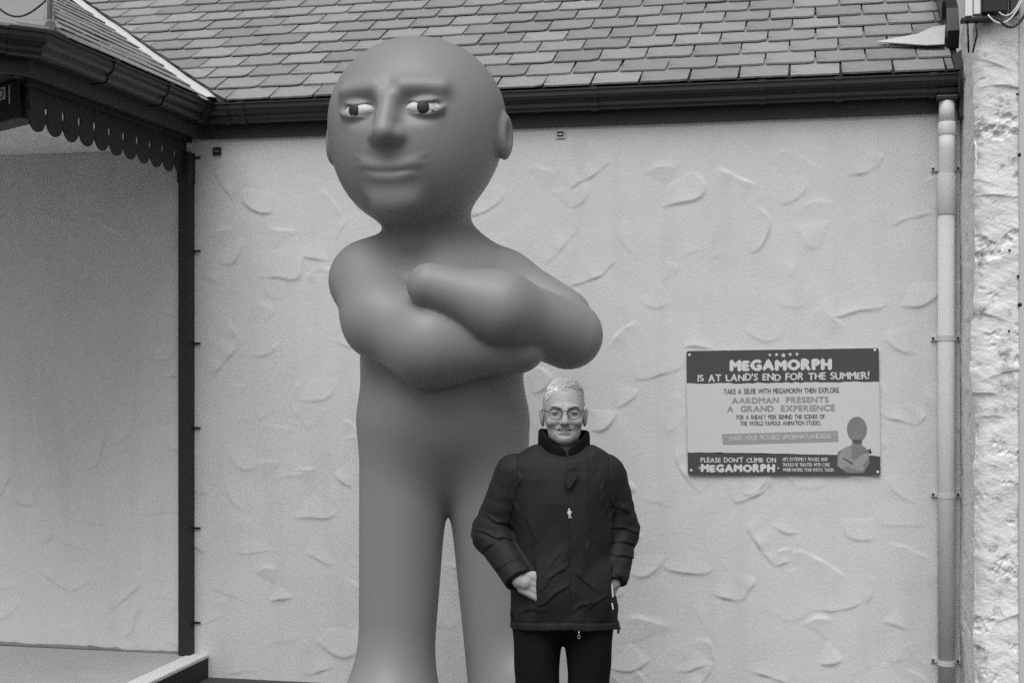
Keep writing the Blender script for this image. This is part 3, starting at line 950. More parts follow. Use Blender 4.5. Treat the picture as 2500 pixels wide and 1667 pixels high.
flat(bm, [(1796, 1070), (1890, 1070), (1888, 1100), (1840, 1112), (1798, 1100)], .0044)
flat(bm, [(1940, 1172), (1975, 1160), (1968, 1185), (1985, 1190), (1975, 1215), (1950, 1198)], .0046)
bmesh.ops.triangulate(bm, faces=bm.faces)
link('printed_crease', bm_mesh('printed_crease', bm), sgn, 'signfig2')
for x, y in ((168, 193), (2027, 170), (170, 1384), (2040, 1396)):
    bm = bmesh.new(); q = sp(x, y)
    tube(bm, [(q.x, -.003, q.z), (q.x, -.0055, q.z), (q.x, -.0068, q.z)], [.0072, .0068, .0045], 14)
    link('screw', bm_mesh('screw', bm, True), sgn, 'white')

# ================================================================== HANGING DARK SIGN IN THE PORCH
hs = tag(empty('hanging_sign', (-3.235, -1.47, 2.60)), 'black box sign with a white square emblem hanging under the porch corner', 'sign')
hs.rotation_euler = (0, 0, R(180 - 32))
# local +x runs left and away from the camera, local +y faces the viewer side
bm = bmesh.new(); box(bm, .0, .62, -.05, .05, .15, .30, .004); link('box', bm_mesh('box', bm), hs, 'blackwood')
bm = bmesh.new(); box(bm, -.002, .62, -.053, .053, .135, .1495, .003); link('bottom_rail', bm_mesh('bottom_rail', bm), hs, 'fascia')
bm = bmesh.new(); box(bm, -.028, -.0025, -.03, .03, .13, .31, .003); link('end_post', bm_mesh('end_post', bm), hs, 'fascia')
bm = bmesh.new(); box(bm, .125, .205, .0505, .0515, .232, .284); link('emblem', bm_mesh('emblem', bm), hs, 'white')
def ring_flat(bm, cx, cz, r0, r1, yy, n=28):
    a = [bm.verts.new((cx + 1.4 * r0 * math.cos(2 * math.pi * i / n), yy, cz + r0 * math.sin(2 * math.pi * i / n))) for i in range(n)]
    b = [bm.verts.new((cx + 1.4 * r1 * math.cos(2 * math.pi * i / n), yy, cz + r1 * math.sin(2 * math.pi * i / n))) for i in range(n)]
    for i in range(n): bm.faces.new((a[i], a[(i + 1) % n], b[(i + 1) % n], b[i]))
bm = bmesh.new(); ring_flat(bm, .165, .258, .013, .019, .0522); link('emblem_ring', bm_mesh('emblem_ring', bm), hs, 'signdark')
bm = bmesh.new(); box(bm, .084, .096, .0505, .0515, .208, .284); link('white_stripe', bm_mesh('white_stripe', bm), hs, 'white')
for hx in (.1, .5):
    bm = bmesh.new(); cyl(bm, (hx, 0, .30), (hx, 0, .42), .008, 8); link('hanger', bm_mesh('hanger', bm), hs, 'black')

# ================================================================== ROOF POLE AND ITS CABLE
pp = Vector((-3.075, -1.60, EAVE_Z + .02))
pole = tag(empty('roof_pole', pp), 'thin pale pole standing on the porch roof corner', 'pole')
bm = bmesh.new(); tube(bm, [(0, 0, -.01), (-.004, .02, .35), (.004, .05, .8)], .0115, 12); link('shaft', bm_mesh('shaft', bm, True), pole, 'lead')
bm = bmesh.new(); tube(bm, [(0, 0, -.015), (0, 0, .004)], .016, 12); link('base', bm_mesh('base', bm), pole, 'lead')
cab = bm = bmesh.new()
pts = [(-.012 - .016 * i, -.004 - .006 * i, .13 - .10 * math.sin(i / 12 * 2.4) + .004 * i) for i in range(26)]
tube(bm, pts, .004, 6); link('cable', bm_mesh('cable', bm, True), pole, 'wire')

# ================================================================== JUNCTION BOX AND CABLES, TOP RIGHT
jp = wallpos(2262, 14, 6.24)
jb = tag(empty('junction_box', (jp.x, SY - .02, jp.z)), 'black junction box with looped cables high on the stone wall', 'junction box')
bm = bmesh.new(); box(bm, -.015, .085, -.05, .012, -.045, .14, .006); link('case', bm_mesh('case', bm), jb, 'blackwood')
bm = bmesh.new()
box(bm, -.085, -.055, -.045, .012, -.055, .14, .003); box(bm, -.05, -.022, -.03, .012, -.045, .14, .003)
link('pale_bracket', bm_mesh('pale_bracket', bm), jb, 'pvc')
bm = bmesh.new(); box(bm, -.10, .03, -.04, .012, -.074, -.058, .003); link('shelf', bm_mesh('shelf', bm), jb, 'blackwood')
def loop(x0, z0, x1, z1, sag, yy, r, m):
    bm = bmesh.new()
    tube(bm, [(x0 + (x1 - x0) * i / 16, yy, z0 + (z1 - z0) * (i / 16) ** 2 - sag * 4 * (i / 16) * (1 - i / 16)) for i in range(17)], r, 8)
    link('cable', bm_mesh('cable', bm, True), jb, m)
loop(.03, -.015, .155, .06, .06, -.045, .0032, 'cablew')
loop(.005, -.055, .16, .05, .055, -.05, .0036, 'cablew')
loop(.045, -.07, .17, -.02, .05, -.05, .006, 'black')
for i, (a, b) in enumerate(((-.075, -.068), (-.040, -.052))):
    bm = bmesh.new(); tube(bm, [(a, -.03, -.074), (a + .004, -.022, -.13), (b, -.012, -.20)], .004, 6); link('cable', bm_mesh('cable', bm, True), jb, 'wire')
bm = bmesh.new(); box(bm, .095, .13, -.035, .012, -.05, .14, .004); link('terminal', bm_mesh('terminal', bm), jb, 'fascia')

# ================================================================== STATUE (plain stand-in figure)
ST = 5.9
su = (1000 - 1176) / 3267
cy, sy_ = math.cos(R(YAW)), math.sin(R(YAW))
SX, SYY = ST * (-sy_ + su * cy), CAM_Y + ST * (cy + su * sy_)
st = tag(empty('statue', (SX, SYY, .02), R(YAW)), 'giant smooth grey statue with folded arms towering behind the man', 'statue')
HC = (-.075, -.08, 2.648)
FYAW = R(-14)
cf, sf = math.cos(FYAW), math.sin(FYAW)
def head_local(x, y, z):
    dx, dy = x - HC[0], y - HC[1]
    return dx * cf - dy * sf * -1 * -1 if False else dx * cf + dy * sf, -dx * sf + dy * cf, z - HC[2]
def statue_sdf(x, y, z):
    # legs and feet
    legl = smin(cap(x, y, z, (-.125, .02, 1.42), (-.170, .02, .30), .192, .150), ell(x, y, z, (-.215, -.20, .10), (.205, .34, .20)), .34)
    legr = smin(cap(x, y, z, (.205, .03, 1.42), (.290, .05, .30), .178, .150), ell(x, y, z, (.55, -.17, .12), (.32, .34, .36)), .22)
    d = smin(legl, legr, .05)
    # trunk
    t = ell(x, y, z, (.025, .03, 1.72), (.325, .25, .56))
    tr = smin(cap(x, y, z, (.03, .03, 1.52), (.02, .04, 1.90), .302, .278), t, .12)
    d = smin(d, tr, .10)
    # shoulders, neck
    d = smin(d, cap(x, y, z, (-.24, .04, 2.04), (.27, .05, 2.00), .150, .15), .14)
    d = smin(d, cap(x, y, z, (-.015, .03, 2.08), (-.03, .0, 2.42), .148, .120), .13)
    # head
    hx, hy, hz = head_local(x, y, z)
    h = smin(ell(hx, hy, hz, (0, .02, .03), (.365, .375, .345)), ell(hx, hy, hz, (0, -.05, -.17), (.265, .275, .235)), .16)
    ax = np.abs(hx)
    h = smin(h, cap(ax, hy, hz, (.06, -.338, .110), (.20, -.295, .110), .008, .004), .08)                 # brow
    h = smax(h, -ell(ax, hy, hz, (.130, -.375, .025), (.085, .065, .045)), .05)                           # sockets
    h = smin(h, cap(hx, hy, hz, (0, -.355, .055), (0, -.405, -.075), .026, .042), .05)                    # nose
    h = smin(h, ell(ax, hy, hz, (.040, -.365, -.085), (.030, .035, .026)), .03)
    lids = ell(ax, hy, hz, (.130, -.300, .026), (.086, .050, .046))
    lids = np.minimum(np.maximum(lids, .040 - hz + .6 * (ax - .13) ** 2 * 8), np.maximum(lids, hz - .004 - .6 * (ax - .13) ** 2 * 8))
    h = smin(h, lids, .012)
    lip = smin(ell(hx, hy, hz - 1.5 * hx * hx, (0, -.318, -.200), (.110, .035, .020)), ell(hx, hy, hz - 1.5 * hx * hx, (0, -.312, -.238), (.090, .035, .022)), .005)
    h = smin(h, lip, .03)
    h = smin(h, ell(hx, hy, hz, (0, -.27, -.32), (.09, .05, .06)), .07)
    ear = smax(ell(ax, hy, hz, (.365, .03, -.04), (.035, .065, .095)), -ell(ax, hy, hz, (.40, .015, -.035), (.025, .035, .055)), .015)
    h = smin(h, ear, .02)
    d = smin(d, h, .09)
    # folded arms
    a1 = smin(cap(x, y, z, (-.288, -.01, 2.035), (-.200, -.20, 1.865), .148, .148), cap(x, y, z, (-.200, -.20, 1.865), (.0, -.33, 1.765), .148, .154), .08)
    a1 = smin(a1, cap(x, y, z, (.0, -.33, 1.765), (.34, -.29, 1.762), .154, .112), .10)
    sh = smin(d, a1, .10)
    wsh = smooth01((z + .5 * y - 1.82) / .16)          # the shoulder flows into the chest, the forearm lies on it
    d = smin(d, a1, .014) * (1 - wsh) + sh * wsh
    a2u = cap(x, y, z, (.30, .03, 2.02), (.525, -.08, 1.88), .128, .118)
    d = smin(d, a2u, .05)
    a2 = smin(cap(x, y, z, (.545, -.16, 1.805), (.27, -.40, 1.905), .140, .130), cap(x, y, z, (.27, -.40, 1.905), (.0, -.42, 1.990), .130, .088), .08)
    d = smin(d, a2, .010)
    d = np.maximum(d, -(z + .0))
    return d
V, Q = surface_nets(statue_sdf, axis((-.55, .78, .0125)), axis((-.60, .45, .0125)), axis((-.03, 2.2, .0145), (2.2, 3.12, .0085)))
link('figure', mesh_np('figure', V, Q), st, 'clay')
for s in (-1, 1):                             # pale almond eyes
    bm = bmesh.new()
    bmesh.ops.create_uvsphere(bm, u_segments=28, v_segments=18, radius=1)
    for v in bm.verts: v.co = (v.co.x * .072, v.co.y * .040, v.co.z * .036 * (1 - .3 * abs(v.co.x) ** 2))
    eo = link('eye', bm_mesh('eye', bm, True), st, 'eye_white')
    lx, ly, lz = s * .130, -.302, .025
    eo.location = (HC[0] + lx * cf - ly * sf, HC[1] + lx * sf + ly * cf, HC[2] + lz)
    eo.rotation_euler = (0, 0, FYAW + s * R(18))
    bm = bmesh.new()
    bmesh.ops.create_uvsphere(bm, u_segments=20, v_segments=12, radius=1)
    for v in bm.verts: v.co = (v.co.x * .024 - .004, v.co.y * .010 - .0375, v.co.z * .025)
    link('iris', bm_mesh('iris', bm, True), eo, 'pupil')

# ================================================================== MAN
MT = 4.75
mu = (1295 - 1176) / 3267
MX, MY = MT * (-sy_ + mu * cy), CAM_Y + MT * (cy + mu * sy_)
man = tag(empty('person', (MX, MY, 0), R(YAW)), 'white haired smiling man in glasses and black jacket, hands in pockets', 'person')
def torso_prof(z):
    zs = [.55, .83, .95, 1.10, 1.25, 1.33, 1.370, 1.398, 1.420, 1.438, 1.46]
    w = np.interp(z, zs, [.180, .181, .176, .166, .176, .192, .190, .168, .134, .098, .070])
    d = np.interp(z, zs, [.118, .122, .126, .126, .122, .112, .100, .090, .084, .080, .070])
    return w, d
EL_L, WR_L = (-.242, .035, 1.140), (-.150, -.095, 1.000)
EL_R, WR_R = (.190, .045, 1.145), (.160, -.045, .985)
SH_L, SH_R = (-.165, .012, 1.338), (.148, .012, 1.330)
# --- body: one continuous skin from head to feet
def head_sdf(x, y, z):
    ax = np.abs(x)
    d = ell(x, y, z, (0, .010, 1.572), (.0665, .090, .078))
    d = smin(d, ell(x, y, z, (0, -.024, 1.520), (.0610, .066, .068)), .03)
    d = smin(d, ell(x, y, z, (0, -.042, 1.472), (.0460, .046, .030)), .03)
    d = smin(d, ell(x, y, z, (0, -.070, 1.459), (.022, .020, .015)), .02)
    d = smin(d, ell(ax, y, z, (.037, -.067, 1.515), (.022, .021, .016)), .014)          # cheeks
    d = smin(d, cap(ax, y, z, (.010, -.084, 1.5635), (.040, -.074, 1.563), .008, .006), .012)   # brow
    d = smax(d, -ell(ax, y, z, (.030, -.096, 1.548), (.017, .016, .010)), .008)
    d = smin(d, ell(ax, y, z, (.030, -.0715, 1.5475), (.0145, .0130, .0105)), .004)     # lids
    d = smax(d, -cap(ax, y, z, (.019, -.088, 1.5462), (.040, -.0805, 1.5452), .0014, .0012), .002)  # narrowed eyes
    d = smax(d, -cap(ax, y, z, (.018, -.089, 1.5345), (.042, -.078, 1.5365), .0020, .0015), .005)
    d = smax(d, -cap(ax, y, z, (.046, -.074, 1.548), (.060, -.058, 1.552), .0014, .0010), .004)
    d = smax(d, -cap(ax, y, z, (.040, -.084, 1.500), (.046, -.070, 1.470), .0022, .0016), .010)    # bags
    d = smin(d, cap(x, y, z, (0, -.088, 1.553), (0, -.108, 1.5165), .0075, .0115), .010)     # nose
    d = smin(d, ell(ax, y, z, (.0115, -.098, 1.5135), (.0085, .0105, .0075)), .006)
    d = smax(d, -ell(ax, y, z, (.0065, -.106, 1.5065), (.0035, .005, .0028)), .003)
    d = smax(d, -cap(ax, y, z, (.0185, -.0935, 1.5125), (.0350, -.0815, 1.4870), .0034, .0024), .008)  # smile folds
    d = smin(d, ell(x, y, z, (0, -.080, 1.4955), (.028, .012, .007)), .008)               # upper lip
    mz = 1.4885 + .22 * (ax ** 2) * 14
    d = smax(d, -(np.sqrt((np.maximum(ax - .019, 0)) ** 2 + ((z - mz) * .9) ** 2 + (np.maximum(-.086 - y, 0) + np.maximum(y + .078, 0)) ** 2) - .0030), .003)
    d = smin(d, cap(ax, y, z, (0, -.0855, 1.4805), (.014, -.081, 1.4830), .0042, .0032), .005)       # lower lip
    d = smax(d, -cap(ax, y, z, (0, -.094, 1.4705), (.015, -.089, 1.4725), .0030, .002), .008)
    # ears
    zc = z - 1.528; yc = y - .014
    e = ell(ax + .25 * zc * -.5, y, z, (.0735, .014, 1.528), (.0085, .018, .031))
    e = smax(e, -ell(ax, y, z, (.0815, .010, 1.531), (.006, .010, .018)), .004)
    d = smin(d, e, .006)
    # forehead creases
    for q in (1.585, 1.594):
        d = d + .0009 * np.exp(-((z - q - 2.0 * x * x) / .0016) ** 2) * (y < -.04) * (ax < .035)
    return d
def hand(x, y, z, wr, tip, side):
    """palm and five fingers from wrist towards tip"""
    w, t = np.array(wr), np.array(tip)
    u = (t - w); L = np.linalg.norm(u); u = u / L
    n = np.array((0, -1.0, 0)); n = n - u * n.dot(u); n /= np.linalg.norm(n)
    v = np.cross(n, u)                          # across the palm
    if v[2] < 0: v = -v
    kn = w + u * .085
    d = cap(x, y, z, w + u * .005, w + u * .02, .024, .026)
    for k in range(4):
        b = w + u * .02 + v * (-.024 + .016 * k); e = kn + v * (-.030 + .020 * k)
        d = smin(d, cap(x, y, z, b, e, .0140, .0120), .006)
    for k, ln in enumerate((.060, .074, .078, .068)):
        a = kn + v * (-.030 + .020 * k)
        m = a + (u * .9 + (-n) * .35) * ln * .55
        e = m + (u * .55 - n * .8) * ln * .45
        d = smin(d, smin(cap(x, y, z, a, m, .0098, .0088), cap(x, y, z, m, e, .0088, .0072), .004), .005)
    a = w + u * .025 + v * .026; m = a + (u * .6 + v * .45) * .045; e = m + (u * .95 - n * .1) * .032
    d = smin(d, smin(cap(x, y, z, a, m, .0135, .0105), cap(x, y, z, m, e, .0105, .0085), .005), .010)
    return d
def body_sdf(x, y, z):
    w, dp = torso_prof(z)
    w, dp = w - .022, dp - .022
    t = (np.sqrt((x / w) ** 2 + (y / dp) ** 2) - 1) * np.minimum(w, dp)
    t = np.maximum(np.maximum(t, z - 1.38), .92 - z)
    d = smin(t, cap(x, y, z, (0, .022, 1.36), (0, .004, 1.50), .055, .051), .03)
    for sh, el, wr in ((SH_L, EL_L, WR_L), (SH_R, EL_R, WR_R)):
        d = smin(d, smin(cap(x, y, z, sh, el, .045, .038), cap(x, y, z, el, wr, .037, .026), .02), .02)
    for s in (-1, 1):
        d = smin(d, smin(cap(x, y, z, (s * .085, .005, .90), (s * .088, .0, .47), .064, .048), cap(x, y, z, (s * .090, .0, .47), (s * .095, .02, .08), .050, .034), .03), .03)
        d = smin(d, cap(x, y, z, (s * .095, .02, .05), (s * .105, -.12, .035), .034, .028), .03)
    d = smin(d, hand(x, y, z, WR_L, (-.045, -.108, .955), -1), .012)
    d = smin(d, hand(x, y, z, WR_R, (.085, -.070, .930), 1), .012)
    return smin(d, head_sdf(x, y, z), .012)
V, Q = surface_nets(body_sdf, axis((-.33, -.19, .008), (-.19, -.088, .0045), (-.088, .088, .0021), (.088, .29, .0065)),
                    axis((-.21, -.125, .006), (-.125, -.03, .0021), (-.03, .12, .0045), (.12, .16, .008)),
                    axis((-.005, .90, .016), (.90, 1.06, .0045), (1.06, 1.42, .012), (1.42, 1.66, .0021)), 2)
body = link('body', mesh_np('body', V, Q), man, 'skin')
# darker lips / mouth opening, teeth, eyes
bm = bmesh.new()
tube(bm, [(x, -.0838 + 11 * x * x, 1.4882 + 4.5 * x * x) for x in np.linspace(-.021, .021, 13)], [.0012 + .0022 * (1 - (i / 6 - 1) ** 2) for i in range(13)], 8)
link('mouth', bm_mesh('mouth', bm, True), man, 'lip')
bm = bmesh.new()
tube(bm, [(x, -.0858 + 11 * x * x, 1.4890 + 4.5 * x * x) for x in np.linspace(-.013, .013, 9)], [.0004 + .0011 * (1 - (i / 4 - 1) ** 2) for i in range(9)], 8)
link('teeth', bm_mesh('teeth', bm, True), man, 'teeth')
for s in (-1, 1):
    bm = bmesh.new()
    tube(bm, [(s * (.030 + q), -.0846 + .10 * abs(q) + 9 * q * q, 1.5462 - 14 * q * q) for q in np.linspace(-.0085, .0085, 9)], [.0006 + .0016 * (1 - (i / 4 - 1) ** 2) for i in range(9)], 8)
    link('eye', bm_mesh('eye', bm, True), man, 'eyeball')
    bm = bmesh.new()
    tube(bm, [(s * (.014 + .032 * i / 8), -.0935 + .018 * (i / 8) ** 2, 1.5625 + .005 * math.sin(i / 8 * 2.6)) for i in range(9)], [.0009 + .0014 * math.sin(.3 + i / 8 * 2.5) for i in range(9)], 8)
    link('eyebrow', bm_mesh('eyebrow', bm, True), man, 'brow')
# --- hair
def hair_sdf(x, y, z):
    d = ell(x, y, z, (0, .013, 1.573), (.0674, .0925, .0790))
    q = x + .35 * (z - 1.62) + .25 * y
    d = d - .0006 * np.sin(q * 900 + 6 * np.sin(y * 55 + z * 40)) - .0006 * np.sin(q * 520 + 5 * np.sin(z * 70 - y * 30) + 1) - .0016 * wob(x, y, z, 70, 4)
    line = 1.627 - .064 * smooth01((y + .050) / .045) - .075 * smooth01((y - .03) / .03) + .004 * np.sin(x * 70 + 1) + .003 * np.sin(x * 310) + .25 * x
    return smax(d, line - z, .006)
V, Q = surface_nets(hair_sdf, axis((-.085, .085, .0018)), axis((-.1, .125, .0022)), axis((1.46, 1.668, .0018)), 1)
hr = link('hair', mesh_np('hair', V, Q), man, 'hair')
rh = random.Random(8)
bm = bmesh.new()
n_s = 0
while n_s < 2400:
    th, ph = rh.uniform(0, 2 * math.pi), math.acos(rh.uniform(-.15, 1))
    n = Vector((math.sin(ph) * math.cos(th), math.sin(ph) * math.sin(th), math.cos(ph)))
    p = Vector((n.x * .068, .013 + n.y * .093, 1.573 + n.z * .079))
    line = 1.620 - .064 * float(smooth01(np.array((p.y + .058) / .045))) - .075 * float(smooth01(np.array((p.y - .03) / .03))) + .25 * p.x + rh.uniform(-.004, .010)
    if p.z < line: continue
    top = max(0.0, min(1.0, (p.z - 1.60) / .03))
    side = Vector((.9 * top + (.15 if p.x > 0 else -.15), .55, .10 * top - .9 * (1 - top)))
    nn = Vector((n.x / .068, n.y / .093, n.z / .079)).normalized()
    t = (side - nn * side.dot(nn)).normalized()
    t = (t + Vector((rh.gauss(0, .09), rh.gauss(0, .09), rh.gauss(0, .06)))).normalized()
    L = rh.uniform(.018, .034) * (.55 + .6 * top)
    lift = rh.uniform(.03, .20) * (.25 + .9 * top)
    q0 = p - nn * .001
    q1 = p + (t * .5 + nn * lift) * L
    q2 = p + (t + nn * lift * rh.uniform(.7, 1.2)) * L - nn * L * L * 3
    tube(bm, [q0, q1, q2], [.0008, .0008, .0003], 3, False)
    n_s += 1
tag(link('hair_strands', bm_mesh('hair_strands', bm, True), hr, 'hair'), kind='stuff')
# --- glasses
gl = link('glasses', bm_mesh('glasses_bridge', (lambda b: (tube(b, [(-.0085, -.1045, 1.5505), (-.004, -.1075, 1.5525), (.004, -.1075, 1.5525), (.0085, -.1045, 1.5505)], .0013, 8), b)[1])(bmesh.new()), True), man, 'wire')
for s in (-1, 1):
    pts = []
    for i in range(29):
        a = 2 * math.pi * i / 28
        cx, cz = math.cos(a), math.sin(a)
        ex = .0215 * np.sign(cx) * abs(cx) ** .85; ez = (.0135 if cz > 0 else .0225) * np.sign(cz) * abs(cz) ** .9
        xx = .0300 + ex
        pts.append((s * xx, -.1045 + .28 * max(0, xx - .02) ** 1.0 * .55, 1.5475 + ez))
    bm = bmesh.new(); tube(bm, pts, .0011, 8, False)
    tube(bm, [pts[i] for i in range(3, 12)], .0015, 8)
    fr = link('rim', bm_mesh('rim', bm, True), gl, 'wire')
    bm = bmesh.new(); c = bm.verts.new((s * .030, -.1035, 1.5435)); vs = [bm.verts.new(p) for p in pts[:-1]]
    for i in range(28): bm.faces.new((c, vs[i], vs[(i + 1) % 28]))
    link('lens', bm_mesh('lens', bm, True), gl, 'glass')
    bm = bmesh.new(); tube(bm, [(s * .0515, -.0985, 1.5500), (s * .060, -.090, 1.5515), (s * .0705, -.05, 1.553), (s * .0745, .0, 1.554), (s * .073, .022, 1.546)], .0015, 8)
    link('temple', bm_mesh('temple', bm, True), gl, 'wire')
# --- jacket
def crease(x, y, z, main, seed, s0, n=5, spread=.45):
    """soft ridges and sharper valleys running across the direction main, never evenly spaced"""
    r_ = np.random.default_rng(seed)
    main = np.array(main, float); main /= np.linalg.norm(main)
    out = 0
    wx = x + .012 * np.sin(31 * z + 17 * y + seed) ; wz = z + .014 * np.sin(27 * x + 23 * y + 2 * seed)
    for k in range(n):
        d = main + r_.normal(0, spread, 3); d /= np.linalg.norm(d)
        e = r_.normal(0, 1, 3)
        ph = s0 * r_.uniform(.45, 1.25) * (wx * d[0] + y * d[1] + wz * d[2]) + r_.uniform(0, 6)
        env = .5 + .5 * np.sin(14 * (x * e[0] + y * e[1] + z * e[2]) + r_.uniform(0, 6))
        out = out + env * (np.abs(np.sin(ph)) - .64)
    return out / n * 2.2
def cx_(c): return (c * .4722 + 1051.8 - 1295) / 688
def cz_(c): return 1.7 - (827.9 + .4722 * c - 840) / 688
FOLDS = [((400, 1080), (525, 965), 5, 10), ((395, 1165), (530, 1055), 5, 11), ((540, 1200), (650, 1140), 4, 12), ((430, 990), (500, 900), 3, 9),
         ((690, 540), (700, 745), 3.5, 9), ((765, 620), (735, 880), 4.5, 9), ((610, 760), (640, 960), 3, 12), ((560, 1000), (660, 1090), 4, 12),
         ((755, 800), (885, 835), 6, 9), ((760, 868), (878, 892), 6, 9), ((745, 925), (862, 958), 6, 9), ((735, 985), (820, 1050), 5, 9), ((760, 700), (860, 760), 4, 12),
         ((140, 750), (262, 805), 5, 10), ((85, 825), (250, 862), 6, 9), ((120, 930), (200, 850), 5, 10), ((190, 990), (300, 930), 4, 10), ((270, 1040), (330, 985), 4, 7),
         ((300, 460), (290, 660), 2.5, 12), ((255, 640), (280, 760), 4, 9), ((330, 700), (370, 900), 3, 12), ((300, 1200), (420, 1180), 3, 12), ((620, 1180), (720, 1120), 3.5, 11)]
def folds(x, y, z):
    out = 0
    xx = x + .004 * np.sin(70 * z) + .003 * np.sin(130 * z + 2); zz = z + .004 * np.sin(80 * x + 1)
    for (a, b), (c, d), amp, w in FOLDS:
        ax_, az_, bx_, bz_ = cx_(a), cz_(b), cx_(c), cz_(d)
        ux, uz = bx_ - ax_, bz_ - az_; L2 = ux * ux + uz * uz
        h = ((xx - ax_) * ux + (zz - az_) * uz) / L2
        hc = np.clip(h, 0, 1)
        L = math.sqrt(L2)
        sd_ = ((zz - az_) * ux - (xx - ax_) * uz) / L
        if ux < 0: sd_ = -sd_
        e = np.exp(-(np.maximum(np.abs(h - .5) - .5, 0) * L / .010) ** 2) * (.35 + .65 * np.sin(np.pi * np.clip(hc, .04, .96)))
        w_ = w * .00055
        out = out + .001 * amp * e * (np.where(sd_ > 0, np.exp(-(sd_ / (w_ * 1.8)) ** 2), np.exp(-(sd_ / (w_ * .55)) ** 2)) - .35 * np.exp(-((sd_ + w_ * .9) / (w_ * .7)) ** 2))
    return out
def jacket_sdf(x, y, z):
    w, dp = torso_prof(z)
    t = (np.sqrt((x / w) ** 2 + (y / dp) ** 2) - 1) * np.minimum(w, dp) * .95
    # cloth folds on the trunk
    fz = z + .25 * np.abs(x)
    t = t - .0026 * wob(x, y, z, 22, 1) - .0062 * crease(x, y, z, (.6, 0, 1), 3, 46) * smooth01((1.22 - z) / .25) - .0040 * crease(x, y, z, (1, 0, .35), 8, 40)
    t = np.maximum(np.maximum(t, z - 1.436 - .75 * np.minimum(y + .03, 0)), .834 + .006 * np.cos(x * 14) - z)
    d = t
    for sh, el, wr, ru, re, rw, sd in ((SH_L, EL_L, WR_L, .067, .063, .047, 1), (SH_R, EL_R, WR_R, .066, .062, .047, 2)):
        u = np.subtract(wr, el); L = np.linalg.norm(u); u = u / L
        up = cap(x, y, z, sh, el, ru, re)
        lo = cap(x, y, z, el, np.add(wr, u * .02), re, rw)
        along = (x - el[0]) * u[0] + (y - el[1]) * u[1] + (z - el[2]) * u[2]
        lo = np.maximum(lo, along - L)
        a = smin(up, lo, .03)
        ze = np.exp(-((z - el[2] + .03) / .085) ** 2)
        zf = np.exp(-((z - el[2] + .02) / .12) ** 2)
        a = a - (.0022 + .0060 * zf) * crease(x, y, z, (.35 if sd == 1 else -.35, .2, 1), 20 + sd, 62, 6, .38) - .0030 * wob(x, y, z, 26, sd + 3)
        d = smin(d, a, .013)
    d = smax(d, -(cap(x, y, z, (0, .012, 1.40), (0, .012, 1.50), .0765, .0765)), .004)
    # pocket mouths with a hand inside
    pk = ell(x, y, z, (-.030, -.062, .975), (.105, .074, .15))
    pk = np.maximum(pk, -.092 - x)
    d = smin(d, pk, .012)
    pk2 = ell(x, y, z, (.085, -.050, .965), (.095, .066, .13))
    pk2 = np.maximum(pk2, x - .152)
    d = smin(d, pk2, .012)
    # storm flap edge, hem seam
    fx = .012 + .018 * (1.40 - z) / .55 * .6
    fr = (y < -.03)
    d = d + .0030 * np.exp(-((x - fx) / .0026) ** 2) * fr - .0016 * smooth01((x - fx) / .004) * smooth01((fx + .065 - x) / .004) * fr
    fr2 = smooth01((.04 - y) / .03)
    d = d - folds(x, y, z) * fr2
    for sx_ in (-1, 1):                       # armhole seams
        sxx = sx_ * (.158 + .03 * smooth01((1.30 - z) / .2)) - (.008 if sx_ > 0 else .0)
        d = d + .0028 * np.exp(-((x - sxx) / .0030) ** 2) * smooth01((z - 1.14) / .05) * (y < .02)
    hz = .858 + .006 * np.cos(x * 14)
    d = d + .0024 * np.exp(-((z - hz) / .0028) ** 2) - .0012 * (z < hz)
    return d
V, Q = surface_nets(jacket_sdf, axis((-.325, .275, .0046)), axis((-.185, .165, .0052)), axis((.81, 1.46, .0046)), 2)
jk = link('jacket', mesh_np('jacket', V, Q), man, 'jacket')
def collar_sdf(x, y, z):
    h = (z - 1.40) / .1
    rx, ry = .0800 - .001 * np.clip(h, 0, 1), .077 - .003 * np.clip(h, 0, 1)
    yy = y - .010 + .012 * np.clip(h, 0, 1)
    r = (np.sqrt((x / rx) ** 2 + (yy / ry) ** 2) - 1) * .074
    d = np.abs(r) - .0065 - .0030 * wob(x, y, z, 40, 2) - .002 * crease(x, y, z, (1, 0, .3), 5, 60)
    ang = np.abs(np.arctan2(x - .008, -yy))
    top = 1.414 + .075 * np.clip(ang / 1.25, 0, 1) ** .85 + .003 * np.sin(x * 60)
    d = smax(d, z - top, .014)
    d = np.maximum(d, 1.375 - z)
    d = smax(d, .0022 - np.abs(x - .010) - 1e3 * (yy > 0), .002)
    return d
V, Q = surface_nets(collar_sdf, axis((-.11, .11, .0032)), axis((-.1, .11, .0032)), axis((1.365, 1.512, .0032)), 1)
link('collar', mesh_np('collar', V, Q), jk, 'jacket2')
bm = bmesh.new()                              # flap tab below the collar
prism(bm, [(.000, -.120, 1.352), (.030, -.121, 1.372), (.044, -.119, 1.362), (.036, -.124, 1.335), (.012, -.128, 1.300), (.004, -.128, 1.310)], (0, -.004, 0))
link('storm_flap', bm_mesh('storm_flap', bm), jk, 'jacket')
bm = bmesh.new()                              # zip pull under the hem
tube(bm, [(.045, -.124, .838), (.0445, -.126, .826)], .0022, 6)
ringp = [(.0445 + .004 * math.cos(2 * math.pi * i / 12), -.126, .820 + .006 * math.sin(2 * math.pi * i / 12)) for i in range(13)]
tube(bm, ringp, .0014, 6, False)
link('zip_pull', bm_mesh('zip_pull', bm, True), jk, 'metal')
bm = bmesh.new(); box(bm, .172, .188, -.03, -.018, .826, .836, .002); cyl(bm, (.181, -.024, .826), (.180, -.024, .812), .004, 8)
link('toggle', bm_mesh('toggle', bm), jk, 'black')
